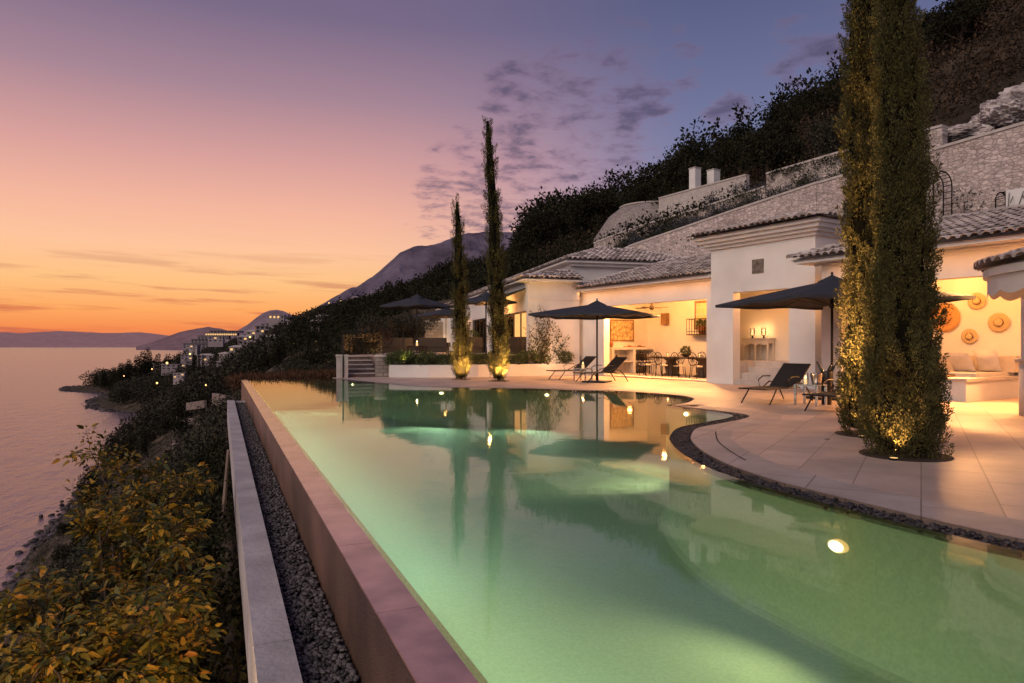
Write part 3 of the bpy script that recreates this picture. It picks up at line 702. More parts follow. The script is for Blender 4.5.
# ------------------------------------------------------------------ room lights
WARM = (1., .40, .10)
def hl(x_v, y_u, z): p = HL(y_u, x_v); return (p[0], p[1], z)
for u in (17.6, 19.6, 21.6): light('downlight', 'POINT', hl(19.3, u, 3.12), 225, WARM, .1)
light('downlight', 'POINT', hl(20.9, 19.6, 3.1), 60, WARM, .1)
light('downlight', 'POINT', hl(20.3, 22.7, 1.55), 8, WARM, .1)
for u in (9.8, 8.0, 6.2, 4.2): light('downlight', 'POINT', hl(18.2, u, 3.05), 115, WARM, .1)
for u in (9.0, 6.5): light('downlight', 'POINT', hl(19.4, u, 3.05), 18, WARM, .1)
light('downlight', 'POINT', hl(19.0, 14.6, 3.05), 60, WARM, .08)
for u in (9.8, 8.2, 6.4, 4.4):
    o = light('room_spot', 'SPOT', hl(17.9, u, 3.0), 1050, (1.,.45,.14), .06, spot=R(125), blend=.5); aim(o, hl(14.2, u-.3, .2))
for u in (17.6, 19.5, 21.4):
    o = light('room_spot', 'SPOT', hl(19.25, u, 3.1), 950, (1.,.45,.14), .06, spot=R(125), blend=.5); aim(o, hl(15.6, u, .2))
# strips under the eaves washing the fascia
o = light('eave_strip', 'AREA', hl(lf-.35, 5.5, 3.44), 34, WARM, .1, sy=11); o.rotation_euler = (0, R(-12), HROT)
o = light('eave_strip', 'AREA', hl(df-.28, 20.0, 3.56), 20, WARM, .1, sy=7.4); o.rotation_euler = (0, R(-12), HROT)
o = light('bar_light', 'POINT', (*HL(bcy, bcx), 2.15), 14, WARM, .1)
for y in (2.5, 10.): p = FW(2.2, y); light('downlight', 'POINT', (p[0], p[1], 3.1), 620, (1.,.50,.17), .1)
p = FW(-1.2, 15); light('downlight', 'POINT', (p[0], p[1], 3.3), 260, WARM, .1)
p = FW(-.9, 3.2); light('downlight', 'POINT', (p[0], p[1], 3.15), 120, WARM, .1)
p = px(819, 17.9); light('downlight', 'POINT', (*HL(11.75, 17.9), 2.6), 14, WARM, .05)

# ------------------------------------------------------------------ retaining walls on the hill
def wall_line(name, pts, thick, z_bot, m, label, cap=True, group=None):
    """pts: (u, v, ztop) in house plan"""
    t = thing(name, label, 'wall', (0,0,0), 0, group)
    b = MB(); c = MB()
    P = [(*HL(u, v), z) for u, v, z in pts]
    off = offset([(p[0],p[1]) for p in P], thick)
    # keep the visible face on P, thickness into the hill
    vs = []; n = len(P)
    for p, q in zip(P, off): vs += [(p[0],p[1],z_bot), (p[0],p[1],p[2]), (q[0],q[1],p[2]), (q[0],q[1],z_bot)]
    fs = []
    for i in range(n-1):
        for k in range(4): fs.append((i*4+k, i*4+(k+1)%4, (i+1)*4+(k+1)%4, (i+1)*4+k))
    fs += [(0,1,2,3), ((n-1)*4+3,(n-1)*4+2,(n-1)*4+1,(n-1)*4)]
    b.add(vs, fs); b.build('masonry', m, t)
    if cap:
        ex = offset([(p[0],p[1]) for p in P], -.04 if thick > 0 else .04); ex2 = offset([(p[0],p[1]) for p in P], thick+(.04 if thick > 0 else -.04))
        vs = []
        for p, e, q in zip(P, ex, ex2): vs += [(e[0],e[1],p[2]+.004), (e[0],e[1],p[2]+.10), (q[0],q[1],p[2]+.10), (q[0],q[1],p[2]+.004)]
        c.add(vs, fs); c.build('cap_stones', M['coping'], t)
    return t
def stonemat2(name, rz, c1=(.66,.55,.50), c2=(.46,.375,.34)):
    return brickmat(name, c1, c2, (.36,.30,.27), .27, .115, .010, rot=(R(90), 0, rz), warp=.14, bump=1.)
# masonry textures run along the wall: rotate the mapping into the wall's own plane
def wallmat(name, heading, c1=(.80,.67,.61), c2=(.50,.415,.375)):
    m = bpy.data.materials.new(name); nt, N, L = nodes_of(m); b = N['Principled BSDF']; b.inputs['Roughness'].default_value = .95; b.inputs['Specular IOR Level'].default_value = .1
    tc = N.new('ShaderNodeTexCoord'); m1 = N.new('ShaderNodeMapping'); m1.inputs['Rotation'].default_value = (0,0,-heading); L.new(tc.outputs['Object'], m1.inputs['Vector'])
    m2 = N.new('ShaderNodeMapping'); m2.inputs['Scale'].default_value = (5.0,.01,9.4); L.new(m1.outputs[0], m2.inputs['Vector'])
    vo = N.new('ShaderNodeTexVoronoi'); vo.inputs['Scale'].default_value = 1.; vo.inputs['Randomness'].default_value = .85; L.new(m2.outputs[0], vo.inputs['Vector'])
    ve = N.new('ShaderNodeTexVoronoi'); ve.feature = 'DISTANCE_TO_EDGE'; ve.inputs['Scale'].default_value = 1.; ve.inputs['Randomness'].default_value = .85; L.new(m2.outputs[0], ve.inputs['Vector'])
    sp = N.new('ShaderNodeSeparateColor'); L.new(vo.outputs['Color'], sp.inputs[0])
    cr = N.new('ShaderNodeValToRGB'); cr.color_ramp.elements[0].color = (*c2,1); cr.color_ramp.elements[1].color = (*c1,1); L.new(sp.outputs[0], cr.inputs[0])
    no = N.new('ShaderNodeTexNoise'); no.inputs['Scale'].default_value = .45; no.inputs['Detail'].default_value = 8; L.new(tc.outputs['Object'], no.inputs['Vector'])
    st = N.new('ShaderNodeValToRGB'); st.color_ramp.elements[0].position = .3; st.color_ramp.elements[0].color = (.55,.52,.5,1); st.color_ramp.elements[1].position = .65; L.new(no.outputs['Fac'], st.inputs[0])
    mx = N.new('ShaderNodeMix'); mx.data_type = 'RGBA'; mx.blend_type = 'MULTIPLY'; mx.inputs[0].default_value = .8; L.new(cr.outputs[0], mx.inputs[6]); L.new(st.outputs[0], mx.inputs[7])
    mr = N.new('ShaderNodeMapRange'); mr.inputs['From Min'].default_value = .0; mr.inputs['From Max'].default_value = .13; mr.inputs['To Min'].default_value = .55; mr.inputs['To Max'].default_value = 1.; L.new(ve.outputs['Distance'], mr.inputs['Value'])
    m3 = N.new('ShaderNodeMix'); m3.data_type = 'RGBA'; m3.blend_type = 'MULTIPLY'; m3.inputs[0].default_value = 1.; L.new(mx.outputs[2], m3.inputs[6]); L.new(mr.outputs[0], m3.inputs[7]); L.new(m3.outputs[2], b.inputs['Base Color'])
    bp = N.new('ShaderNodeBump'); bp.inputs['Strength'].default_value = .8; bp.inputs['Distance'].default_value = .03; L.new(mr.outputs[0], bp.inputs['Height']); L.new(bp.outputs['Normal'], b.inputs['Normal'])
    return m
hd = R(90)+HROT
W1 = wallmat('stone_wall_a', hd); 
wall_line('retaining_wall', [(2,26.,8.5),(10,26.,8.5),(17.3,26.,8.05),(17.5,26.,8.05)], -.5, 3.5, W1, 'stone retaining wall with arched trellises in front, above the lounge roof at right')
wall_line('retaining_wall', [(17.52,26.,8.05),(22,26.,7.6),(29,26.,6.84),(34,26.6,6.0)], -.5, 3.0, W1, 'long sloping stone retaining wall right behind the pavilion roof')
wall_line('retaining_wall', [(14,29,10.0),(18.5,29.,9.99),(22.3,29.,9.85),(22.5,29.4,9.8)], -.4, 6.5, wallmat('stone_wall_b', hd, c1=(.72,.62,.56), c2=(.46,.39,.35)), 'pale stone parapet block at the top right of the planted terrace')
wall_line('retaining_wall', [(22.6,29.3,9.3),(27,29.2,8.9),(32,29.1,8.6),(36,29.,8.1)], -.3, 5.5, wallmat('stone_wall_c', hd, c1=(.72,.62,.56), c2=(.46,.39,.35)), 'low pale rail wall climbing through the planted terrace')
wall_line('retaining_wall', [(26.8,33,11.27),(30,33.,11.25),(34,33.,11.2)], -.3, 8.5, M['coping'], 'white upper parapet wall beside the two square pillars')
wall_line('planter_wall', [(2,23.,5.85),(6,23.,5.85),(9.35,23.,5.85)], -.3, 4.0, M['plaster'], 'white planter wall behind the lounge roof at right', False)
# bastion
bp_ = px(650, 53); bas = thing('bastion_wall', 'rounded battered stone bastion on the hill above the far wing', 'wall', (bp_[0], bp_[1], 0), 0)
bm_ = MB(); prof = [(5.6,5.5),(5.2,7.9),(4.3,9.6),(3.2,11.2),(2.3,11.9)]; bm_.lathe(prof, 48)
bo = bm_.build('masonry', None, bas)
cylm = brickmat('stone_round', (.50,.43,.39), (.34,.29,.26), (.16,.14,.13), .25, .115, .010, rot=(0,0,0), bump=.9, warp=.05)
N_, L_ = cylm.node_tree.nodes, cylm.node_tree.links
tc = [n for n in N_ if n.type == 'TEX_COORD'][0]; mp = [n for n in N_ if n.type == 'MAPPING'][0]
sx = N_.new('ShaderNodeSeparateXYZ'); L_.new(tc.outputs['Object'], sx.inputs[0])
at2 = N_.new('ShaderNodeMath'); at2.operation = 'ARCTAN2'; L_.new(sx.outputs[1], at2.inputs[0]); L_.new(sx.outputs[0], at2.inputs[1])
ml = N_.new('ShaderNodeMath'); ml.operation = 'MULTIPLY'; ml.inputs[1].default_value = 4.2; L_.new(at2.outputs[0], ml.inputs[0])
cx_ = N_.new('ShaderNodeCombineXYZ'); L_.new(ml.outputs[0], cx_.inputs[0]); L_.new(sx.outputs[2], cx_.inputs[1]); L_.new(cx_.outputs[0], mp.inputs['Vector'])
bo.data.materials.append(cylm); bo.data.polygons.foreach_set('use_smooth', [len(p.vertices) == 4 for p in bo.data.polygons])
cc = MB(); cc.lathe([(2.36,11.904),(2.36,12.0),(1.9,12.0)], 48); cc.build('cap_stones', M['coping'], bas)
for (x, k, w, y0, lab) in ((695, 44, .52, 168, 'taller square white pillar on the upper terrace'), (713.5, 44.5, .58, 170, 'shorter white pillar with a recessed slot on the upper terrace')):
    p = px(x, k); t = thing('pillar', lab, 'pillar', (p[0], p[1], 10.6), HROT)
    zt = CAMH + (345-y0)/F*k - 10.6
    b = MB(); b.box(-w/2,-w/2,-.8,w/2,w/2,zt-.06); b.build('shaft', M['plaster'], t)
    c = MB(); c.box(-w/2-.03,-w/2-.03,zt-.058,w/2+.03,w/2+.03,zt); c.build('cap', M['coping'], t)
# arched trellises
def arch(loc, w, h, lab):
    t = thing('arch_trellis', lab, 'trellis', loc, R(-4), 'arched metal trellises')
    for k, d in enumerate((-.16, .16)):
        a = MB(); pts = [(-w/2,d,0),(-w/2,d,h-w/2)] + [(-w/2*math.cos(q*PI/10), d, h-w/2+w/2*math.sin(q*PI/10)) for q in range(1,10)] + [(w/2,d,h-w/2),(w/2,d,0)]
        a.tube(pts, .022, 6); a.build('hoop', M['blackmetal'], t)
    for q in range(9):
        z = h-w/2 - q*.22
        for s in (-1,1):
            if z > .1: r = MB(); r.tube([(s*w/2,-.16,z),(s*w/2,.16,z)], .012, 5); r.build('rung', M['blackmetal'], t)
    for q in range(1,10):
        r = MB(); r.tube([(-w/2*math.cos(q*PI/10),-.16,h-w/2+w/2*math.sin(q*PI/10)),(-w/2*math.cos(q*PI/10),.16,h-w/2+w/2*math.sin(q*PI/10))], .012, 5); r.build('rung', M['blackmetal'], t)
for x, k, top, w, lab in ((938.5, 23.9, 172.5, .86, 'tall arched trellis against the stone wall'), (962, 24.6, 180, .86, 'second arched trellis partly behind the white planter wall'), (1006, 22.3, 191.5, .5, 'low arched trellis standing at the far right of the planter wall')):
    p = px(x, k); zt = CAMH+(345-top)/F*k
    arch((p[0], p[1], 4.7), w, zt-4.7, lab)

# ------------------------------------------------------------------ plants
def leafmesh(name, blobs, n, ln, wd, m, parent=None, up=.3, shell=.4, label=None, fold=.12, droop=0.):
    P, d = blob_points(blobs, n, shell)
    D = unit(d*.8 + rand_dirs(n)*.8 + np.array([0,0,up-droop]))
    L_ = ln*(.6+.8*RNG.random(n)); V, Fq = leaf_quads(P, D, L_, L_*wd, fold)
    return link(name, npmesh(name, V, Fq), m, parent, label=label)
def shrub(name, label, loc, r, h, m, n=700, leaf=.09, group=None, cat='shrub', stems=5, rough=1.):
    t = thing(name, label, cat, loc, random.uniform(0,6), group)
    bl = [(random.uniform(-r,r)*.6, random.uniform(-r,r)*.6, h*random.uniform(.4,.75), r*random.uniform(.35,.6)) for _ in range(7)]
    leafmesh('foliage', bl, n, leaf, .45, m, t)
    s = MB()
    for b in bl[:stems]: s.tube([(0,0,-.1),(b[0]*.5,b[1]*.5,b[2]*.5),(b[0],b[1],b[2])], [.02,.014,.006], 5)
    s.build('stem', M['bark'], t); return t
def cypress(loc, h, rad, n, leaf, label, lean=(0,0), core=.62, rz=0, sparse=0., tipr=.1, taper=None, wa=.5):
    t = thing('cypress', label, 'cypress tree', loc, rz)
    tr_ = MB(); tr_.tube([(0,0,-.4),(0,0,.35),(lean[0]*.5,lean[1]*.5,h*.5),(lean[0],lean[1],h*.95)], [rad*.22,rad*.17,rad*.09,.012], 8); tr_.build('trunk', M['bark'], t)
    def prof(z):                                  # radius along the column
        zz = np.clip(z, 0, 1)
        if taper: return rad*np.interp(zz, [t_[0] for t_ in taper], [t_[1] for t_ in taper])
        return rad*np.minimum(1., (.86 + zz*1.4))*np.clip((1-zz)**.45*1.05, 0, 1)*np.clip(zz*16+.5, 0, 1)
    def wob(z, a): return 1 + wa*(.18*np.sin(a*3+z*9*h/6) + .15*np.sin(a*5-z*17*h/6+1.3) + .1*np.sin(a*2+z*31*h/6) + .10*np.sin(a*9+z*5))
    # dark inner mass: one near-black shell
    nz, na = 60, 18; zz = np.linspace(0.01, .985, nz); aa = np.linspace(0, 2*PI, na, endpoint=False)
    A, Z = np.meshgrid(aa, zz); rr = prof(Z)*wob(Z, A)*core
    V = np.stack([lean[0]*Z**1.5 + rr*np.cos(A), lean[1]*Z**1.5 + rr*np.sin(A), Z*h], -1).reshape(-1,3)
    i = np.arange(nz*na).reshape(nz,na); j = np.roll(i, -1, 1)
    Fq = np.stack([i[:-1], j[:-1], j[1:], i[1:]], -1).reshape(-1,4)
    link('dark_core', npmesh('inner', V, Fq), M['core'], t, smooth=True)
    # upright plumes, each a spindle of small scale-like leaves
    per = 130; npl = max(60, n//per)
    zc = RNG.random(npl*3); keep = RNG.random(npl*3) < np.clip(prof(zc)/rad, .12, 1); zc = zc[keep][:npl]; npl = len(zc)
    ac = RNG.random(npl)*2*PI; rc = prof(zc)*wob(zc, ac)*(.62+.26*RNG.random(npl))
    Lp = leaf*(6+7*RNG.random(npl)); Rp = Lp*(.13+.07*RNG.random(npl))
    outd = np.stack([np.cos(ac), np.sin(ac), np.zeros(npl)], -1)
    ax = unit(np.array([0,0,1.]) + outd*(.12+.42*RNG.random((npl,1))) + RNG.normal(size=(npl,3))*.12)
    cen = np.stack([lean[0]*zc**1.5 + rc*np.cos(ac), lean[1]*zc**1.5 + rc*np.sin(ac), zc*h], -1)
    tt = RNG.random((npl,per,1)); rv = RNG.normal(size=(npl,per,3)); rv -= ax[:,None]*(rv*ax[:,None]).sum(-1, keepdims=True); rv = unit(rv)
    rad_t = np.sin(PI*np.clip(tt*.86+.12, 0, 1))**.8
    P = cen[:,None] + ax[:,None]*(tt-.3)*Lp[:,None,None] + rv*rad_t*Rp[:,None,None]*RNG.random((npl,per,1))**.4
    D = unit(ax[:,None]*1. + rv*.55 + RNG.normal(size=(npl,per,3))*.3)
    Ln = leaf*(.55+.75*RNG.random(npl*per))
    V, Fq = leaf_quads(P.reshape(-1,3), D.reshape(-1,3), Ln, Ln*.36, .1)
    V[:,2] = np.maximum(V[:,2], .01)
    link('foliage', npmesh('foliage', V, Fq), M['cypress'], t)
    return t
p = px(905, 8.05); cypress((p[0], p[1], 0), 9.2, .45, 250000, .031, 'broad tall cypress nearest the viewer on the paving lobe', (-.22,.1), wa=1., taper=[(0,.90),(.04,.99),(.14,.84),(.3,.66),(.456,.50),(.58,.42),(.8,.26),(1,.03)])
p = px(868, 9.9); cypress((p[0], p[1], 0), 10.5, .35, 175000, .035, 'tall cypress standing just behind the broad near cypress', (-.1,.1), wa=1., taper=[(0,.92),(.04,1),(.14,.92),(.3,.82),(.456,.72),(.58,.62),(.8,.36),(1,.03)])
p = px(461, 25.9); cypress((p[0], p[1], 0), 6.75, .36, 36000, .045, 'shorter slim cypress in front of the white planter', (-.2,-.1), tipr=.05)
p = px(499, 24.6); cypress((p[0], p[1], 0), 9.45, .40, 52000, .045, 'taller slim cypress in front of the white planter', (-.45,.0))
# planting rings and uplights
def uplight(loc, tgt, e, lab, cone=60, col=(1.,.54,.17)):
    t = thing('garden_spotlight', lab, 'spotlight', loc, 0, 'garden spotlights')
    b = MB(); b.tube([(0,0,-.05),(0,0,.012)], .05, 12); b.build('housing', M['blackmetal'], t)
    l = MB(); l.tube([(0,0,.0125),(0,0,.015)], .042, 12); l.build('lens', M['litpane'], t)
    o = light('uplight', 'SPOT', (loc[0], loc[1], loc[2]+.05), e, col, .04, spot=R(cone), blend=.8); aim(o, tgt)
for x, k, r in ((905, 8.05, .49), (868, 9.9, .44), (461, 25.9, .38), (499, 24.6, .41)):
    p = px(x, k); s = MB(); s.lathe([(r,0),(r,.006)], 28, (p[0],p[1],.003)); tag(s.build('planting_bed', mat('soil%d' % x, (.035,.022,.014), .95, .4, 20)), {905:'round soil bed at the foot of the broad near cypress',868:'round soil bed under the cypress behind the near one',461:'round soil bed of the shorter slim cypress',499:'round soil bed of the taller slim cypress'}[x], 'soil bed')
p = px(466, 25.25); uplight((p[0],p[1],0), (*px(462,25.9), 1.1), 900, 'ground spotlight at the foot of the shorter slim cypress', 90)
p = px(505, 23.95); uplight((p[0],p[1],0), (*px(500,24.6), 1.2), 1000, 'ground spotlight at the foot of the taller slim cypress', 90)
p = px(868, 9.9); uplight((p[0]-.36,p[1]-.20,.012), (p[0]-.02, p[1], 4.2), 230, 'ground spotlight in the bed of the rear near cypress', 84, (1.,.52,.17))
p = px(905, 8.05); uplight((p[0]-.42,p[1]-.18,.012), (p[0]-.06, p[1], 3.8), 95, 'ground spotlight in the bed of the broad near cypress', 84, (1.,.52,.17))
p = px(827, 9.4); t = thing('garden_spotlight', 'added tiny dark-lensed spotlight in the paving left of the near cypresses', 'spotlight', (p[0],p[1],0))
b = MB(); b.tube([(0,0,-.05),(0,0,.007)], .04, 14); b.build('housing', M['steel'], t); b = MB(); b.tube([(0,0,.0072),(0,0,.009)], .03, 14); b.build('lens', M['pane'], t)
o = light('uplight', 'SPOT', (p[0],p[1],.05), 2300, (1.,.52,.17), .05, spot=R(86), blend=.8); aim(o, (*px(884,8.9), 4.4))  # added lamp that gilds the near cypresses higher up
# planter with hedge
pl = thing('planter', 'long low white planter holding a clipped hedge by the pool', 'planter')
pb_ = MB(); back = [(p[0]+.1, p[1]+.95) for p in PF]
n = len(PF)
pb_.prism(PF + back[::-1], 0.004, .50); pb_.build('planter_box', M['plaster'], pl)
bl = []
for i in range(n-1):
    for j in range(12):
        t = (j+random.random())/12; a = .12+.7*random.random()
        bl.append((PF[i][0]*(1-t)+PF[i+1][0]*t+.05, PF[i][1]*(1-t)+PF[i+1][1]*t+a, .62+random.random()*.22, .27))
hg = leafmesh('hedge', bl, 15000, .085, .5, M['hedge'], None); tag(hg, 'dark green hedge growing along the white planter', 'hedge')
for x, k, lab in ((404, 27.0, 'hedge spotlight at the left end of the planter'), (480, 26.2, 'hedge spotlight between the two slim cypresses'), (519, 26.3, 'hedge spotlight right of the taller slim cypress')):
    p = px(x, k); uplight((p[0],p[1],.6), (p[0],p[1]+.3,1.4), 34, lab, 120, (1.,.8,.2))
# climbing plant on the bay wall
def climber(name, label, base, w, h, n, depth, m):
    t = thing(name, label, 'climber', base, FR)
    s = MB(); P = []
    for i in range(13):
        x = random.uniform(.1, w*.9); pts = [(x, -.08, 0)]; hh = h*random.uniform(.45, 1)
        for j in range(8):
            x = min(w, max(-.1, x+random.uniform(-.2,.2))); pts.append((x, -.06-random.random()*depth, hh*(j+1)/8))
            for _ in range(int(n/100*(1.25-j/8))): P.append((x+random.gauss(0,.13), -.07-abs(random.gauss(0,depth)), hh*(j+random.random())/8))
        s.tube(pts, [.018]*3+[.012]*3+[.007]*3, 5)
    s.build('stem', M['bark'], t)
    P = np.array(P); D = unit(RNG.normal(size=P.shape)+np.array([0,-.4,-.2])); Ln = .10*(.6+.8*RNG.random(len(P)))
    V, Fq = leaf_quads(P, D, Ln, Ln*.55, .1); link('foliage', npmesh('climb', V, Fq), m, t)
b = FW(.1, 0); climber('climbing_plant', 'leafy climber spreading over the pink lit bay wall', (b[0], b[1], .5), 1.75, 2.55, 1500, .10, M['ivy'])
p = px(548, 27.9); uplight((p[0],p[1],.55), (*FW(.9,0), 1.7), 90, 'wall spotlight below the climbing plant', 120, (1.,.55,.3))
# terrace shrubs
SH = []
for i, (u, v, z, r, h, m) in enumerate([(19,27.2,8.0,.7,.9,'lavender'),(20.6,27.4,7.9,.8,1.0,'lavender'),(22.4,27.2,7.7,.7,.9,'lavender'),(24,27.6,7.5,.8,1.0,'lavender'),(26,27.3,7.2,.8,.9,'lavender'),(28,27.5,6.9,.8,.9,'lavender'),(30,27.4,6.6,.8,.8,'lavender'),(17.2,27.4,8.0,.6,.8,'hedge'),(31.5,30.6,8.4,.9,1.2,'lavender'),(29.5,30.8,8.7,.9,1.4,'lavender'),(27.4,31,9.0,1.,1.5,'lavender'),(25.,31,9.3,1.,1.4,'lavender'),(33.4,30.4,8.2,1.,1.3,'lavender'),(22,31,9.6,1.,1.2,'lavender'),(19.5,31,9.6,1.,1.2,'hedge'),(17,31,9.6,.9,1.,'lavender')]):
    p = HL(u, v); zz = float(ground_z(p[0], p[1]))
    shrub('terrace_shrub', 'grey green shrub planted on the stone hillside terraces', (p[0], p[1], zz-.05), r*1.1, h*1.15, M[m], 700, .10, 'terrace shrubs')
for x, k, h, lab in ((968, 23.6, 2.1, 'feathery shrub behind the white planter, left of the frame edge'), (1013, 23.2, 1.9, 'feathery shrub behind the white planter at the far right')):
    p = px(x, k); shrub('feathery_shrub', lab, (p[0], p[1], 4.7), .8, h*1.3, M['lavender'], 420, .11)
for i in range(46):
    u = random.uniform(15.5, 34); v = random.uniform(26.9, 28.5) if i % 3 else random.uniform(30, 32.4)
    p = HL(u, v); zz = float(ground_z(p[0], p[1])); shrub('terrace_shrub', 'grey green shrub planted on the stone hillside terraces', (p[0], p[1], zz-.1), random.uniform(.6,.95), random.uniform(.8,1.25), M[random.choice(['lavender','hedge_dark','hedge_dark'])], 620, .085, 'terrace shrubs')
def vines(name, label, u0, u1, v, z0, z1, n):
    P = []
    for _ in range(n):
        s = random.random(); u = u0+(u1-u0)*s; zt = z0+(z1-z0)*s; dep = (1.1+.9*math.sin(u*2.3)+.6*math.sin(u*5.1+1))*.5
        P.append((*HL(u, v-.05-random.random()*.12), zt-max(.05,dep)*random.random()**1.4))
    P = np.array(P); D = unit(RNG.normal(size=P.shape)+np.array([0,0,-.6])); V, Fq = leaf_quads(P, D, .10*(.6+.8*RNG.random(len(P))), .06, .1)
    o = link(name, npmesh(name, V, Fq), M['hedge_dark']); tag(o, label, 'climber')
vines('trailing_vine', 'dark vines trailing over the pale stone parapet block', 14.5, 22.2, 29., 10.0, 9.9, 1500)
vines('trailing_vine', 'dark vines trailing over the low pale rail wall', 22.8, 34, 29.2, 9.3, 8.3, 1500)
# twig strands hanging on the planter
b = MB()
for i in range(26):
    u = random.uniform(5, 9.3); z = 5.3+random.random()*.5; q = HL(u, 22.95); b.tube([(q[0],q[1],z),(q[0]-.05+random.uniform(-.2,.2),q[1]+random.uniform(-.2,.2),z-.2-random.random()*.3)], .012, 4)
P = []
for i in range(260):
    u = random.uniform(4.5, 9.3); q = HL(u, 22.9); P.append((q[0], q[1], 5.0+.5*random.random()*(.5+.5*math.sin(u*4))))
P = np.array(P); V, Fq = leaf_quads(P, rand_dirs(len(P)), .11, .06)
t = thing('trailing_plant', 'dark trailing plant hanging over the white planter wall', 'plant'); b.build('stem', M['bark'], t); link('foliage', npmesh('trail', V, Fq), M['lavender'], t)

# rocks above the right wall
def boulder(loc, s, lab, seed):
    n = 26; V = []; 
    from mathutils import noise
    n = 60; na_ = 90
    for i in range(n+1):
        ph = PI*i/n
        for j in range(na_):
            a = 2*PI*j/na_; d = Vector((math.sin(ph)*math.cos(a), math.sin(ph)*math.sin(a), math.cos(ph))); q = d*1.1+Vector((seed*3,seed,0))
            rr = .8 + .45*noise.ridged_multi_fractal(q, 1., 2.1, 6, .9, 1.8)*.45 + .12*noise.noise(d*9+Vector((seed,0,0)))
            V.append((d.x*rr*s[0], d.y*rr*s[1], d.z*rr*s[2]))
    Fq = [(i*na_+j, (i+1)*na_+j, (i+1)*na_+(j+1)%na_, i*na_+(j+1)%na_) for i in range(n) for j in range(na_)]
    me = bpy.data.meshes.new('boulder'); me.from_pydata(V, [], Fq); o = link('boulder', me, M['rock'], None, False); o.location = loc; o.rotation_euler = (0,0,seed); tag(o, lab, 'rock')
for i, (x, y, k, s, lab) in enumerate([(1004,122,28.5,(2.0,1.1,.85),'largest pale limestone outcrop above the right retaining wall'),(962,134,28,(1.0,.7,.36),'pale limestone boulder left of the large outcrop'),(985,127,28.5,(.9,.7,.5),'pale limestone rock between the boulder and the large outcrop'),(1042,104,30,(1.8,1.2,1.0),'pale limestone outcrop at the right frame edge')]):
    boulder(pxz(x, y, k), s, lab, i*1.7+.4)

# ------------------------------------------------------------------ parasols
def parasol(loc, rz, side, zr, za, label, nrib=8, tilt=0):
    t = thing('parasol', label, 'parasol', loc, rz)
    h = side/2; c = MB(); na = 48; rings = 8; vs = [(0,0,za)]; 
    def rad(a): return h/max(abs(math.cos(a)), abs(math.sin(a)))
    for i in range(1, rings+1):
        q = i/rings
        for k in range(na):
            a = 2*PI*k/na; rr = rad(a)*q
            sag = -.10*q*math.sin(a*4)**2*(1-.3*q)
            z = za - (za-zr)*(q**1.08) + sag*.6
            vs.append((rr*math.cos(a), rr*math.sin(a), z))
    fs = [(0, 1+k, 1+(k+1)%na) for k in range(na)]
    for i in range(rings-1):
        for k in range(na): fs.append((1+i*na+k, 1+(i+1)*na+k, 1+(i+1)*na+(k+1)%na, 1+i*na+(k+1)%na))
    c.add(vs, fs)
    rim_ = vs[1+(rings-1)*na:]; c.strip([(x,y,z-.07) for x,y,z in rim_]+[(rim_[0][0],rim_[0][1],rim_[0][2]-.07)], rim_+[rim_[0]])
    can = c.build('canopy', M['canvas'], t, True)
    v = MB(); v.lathe([(.42,za-.13),(.30,za-.02),(.05,za+.10),(.02,za+.13)], 16); v.build('vent_cap', M['canvas'], can, True)
    fi_ = MB(); fi_.lathe([(.02,za+.12),(.035,za+.16),(.01,za+.20)], 8); fi_.build('finial', M['darkmetal'], t)
    po = MB(); po.tube([(0,0,.06),(0,0,za)], .032, 10); po.build('pole', M['darkmetal'], t, True)
    ba = MB(); ba.box(-.42,-.42,0.001,.42,.42,.055); ba.tube([(0,0,.056),(0,0,.36)], .05, 10); ba.build('base', M['darkmetal'], t)
    for k in range(nrib):
        a = PI/4*k; rr = rad(a); r = MB()
        r.tube([(.04*math.cos(a),.04*math.sin(a),za-.07),(rr*.5*math.cos(a),rr*.5*math.sin(a),za-(za-zr)*.5-.06),(rr*.97*math.cos(a),rr*.97*math.sin(a),zr-.0)], .014, 5)
        ro = r.build('rib', M['darkmetal'], t)
        q = MB(); q.tube([(.04*math.cos(a),.04*math.sin(a),zr-.12),(rr*.5*math.cos(a),rr*.5*math.sin(a),za-(za-zr)*.5-.07)], .011, 5); q.build('strut', M['darkmetal'], ro)
    hb = MB(); hb.tube([(0,0,zr-.17),(0,0,zr-.07)], .06, 10); hb.build('hub', M['darkmetal'], t)
    return t
p = px(832, 16.4); parasol((p[0],p[1],0), R(-15), 4.05, 2.36, 2.86, 'large dark square parasol partly behind the near cypresses')
p = px(597, 23.9); parasol((p[0],p[1],0), R(45+20-23), 3.65, 2.36, 2.74, 'dark square parasol over the two far sunbeds')
p = px(417, 38); parasol((p[0],p[1],.85), R(33), 2.9, 2.62, 3.15, 'dark parasol at left on the upper terrace')
p = px(446, 44); parasol((p[0],p[1],.85), R(10), 3.2, 2.35, 2.8, 'dark parasol seen behind the shorter slim cypress')
p = px(486, 30.6); parasol((p[0],p[1],.85), R(20), 1.95, 2.38, 2.72, 'dark parasol seen between the two slim cypresses')

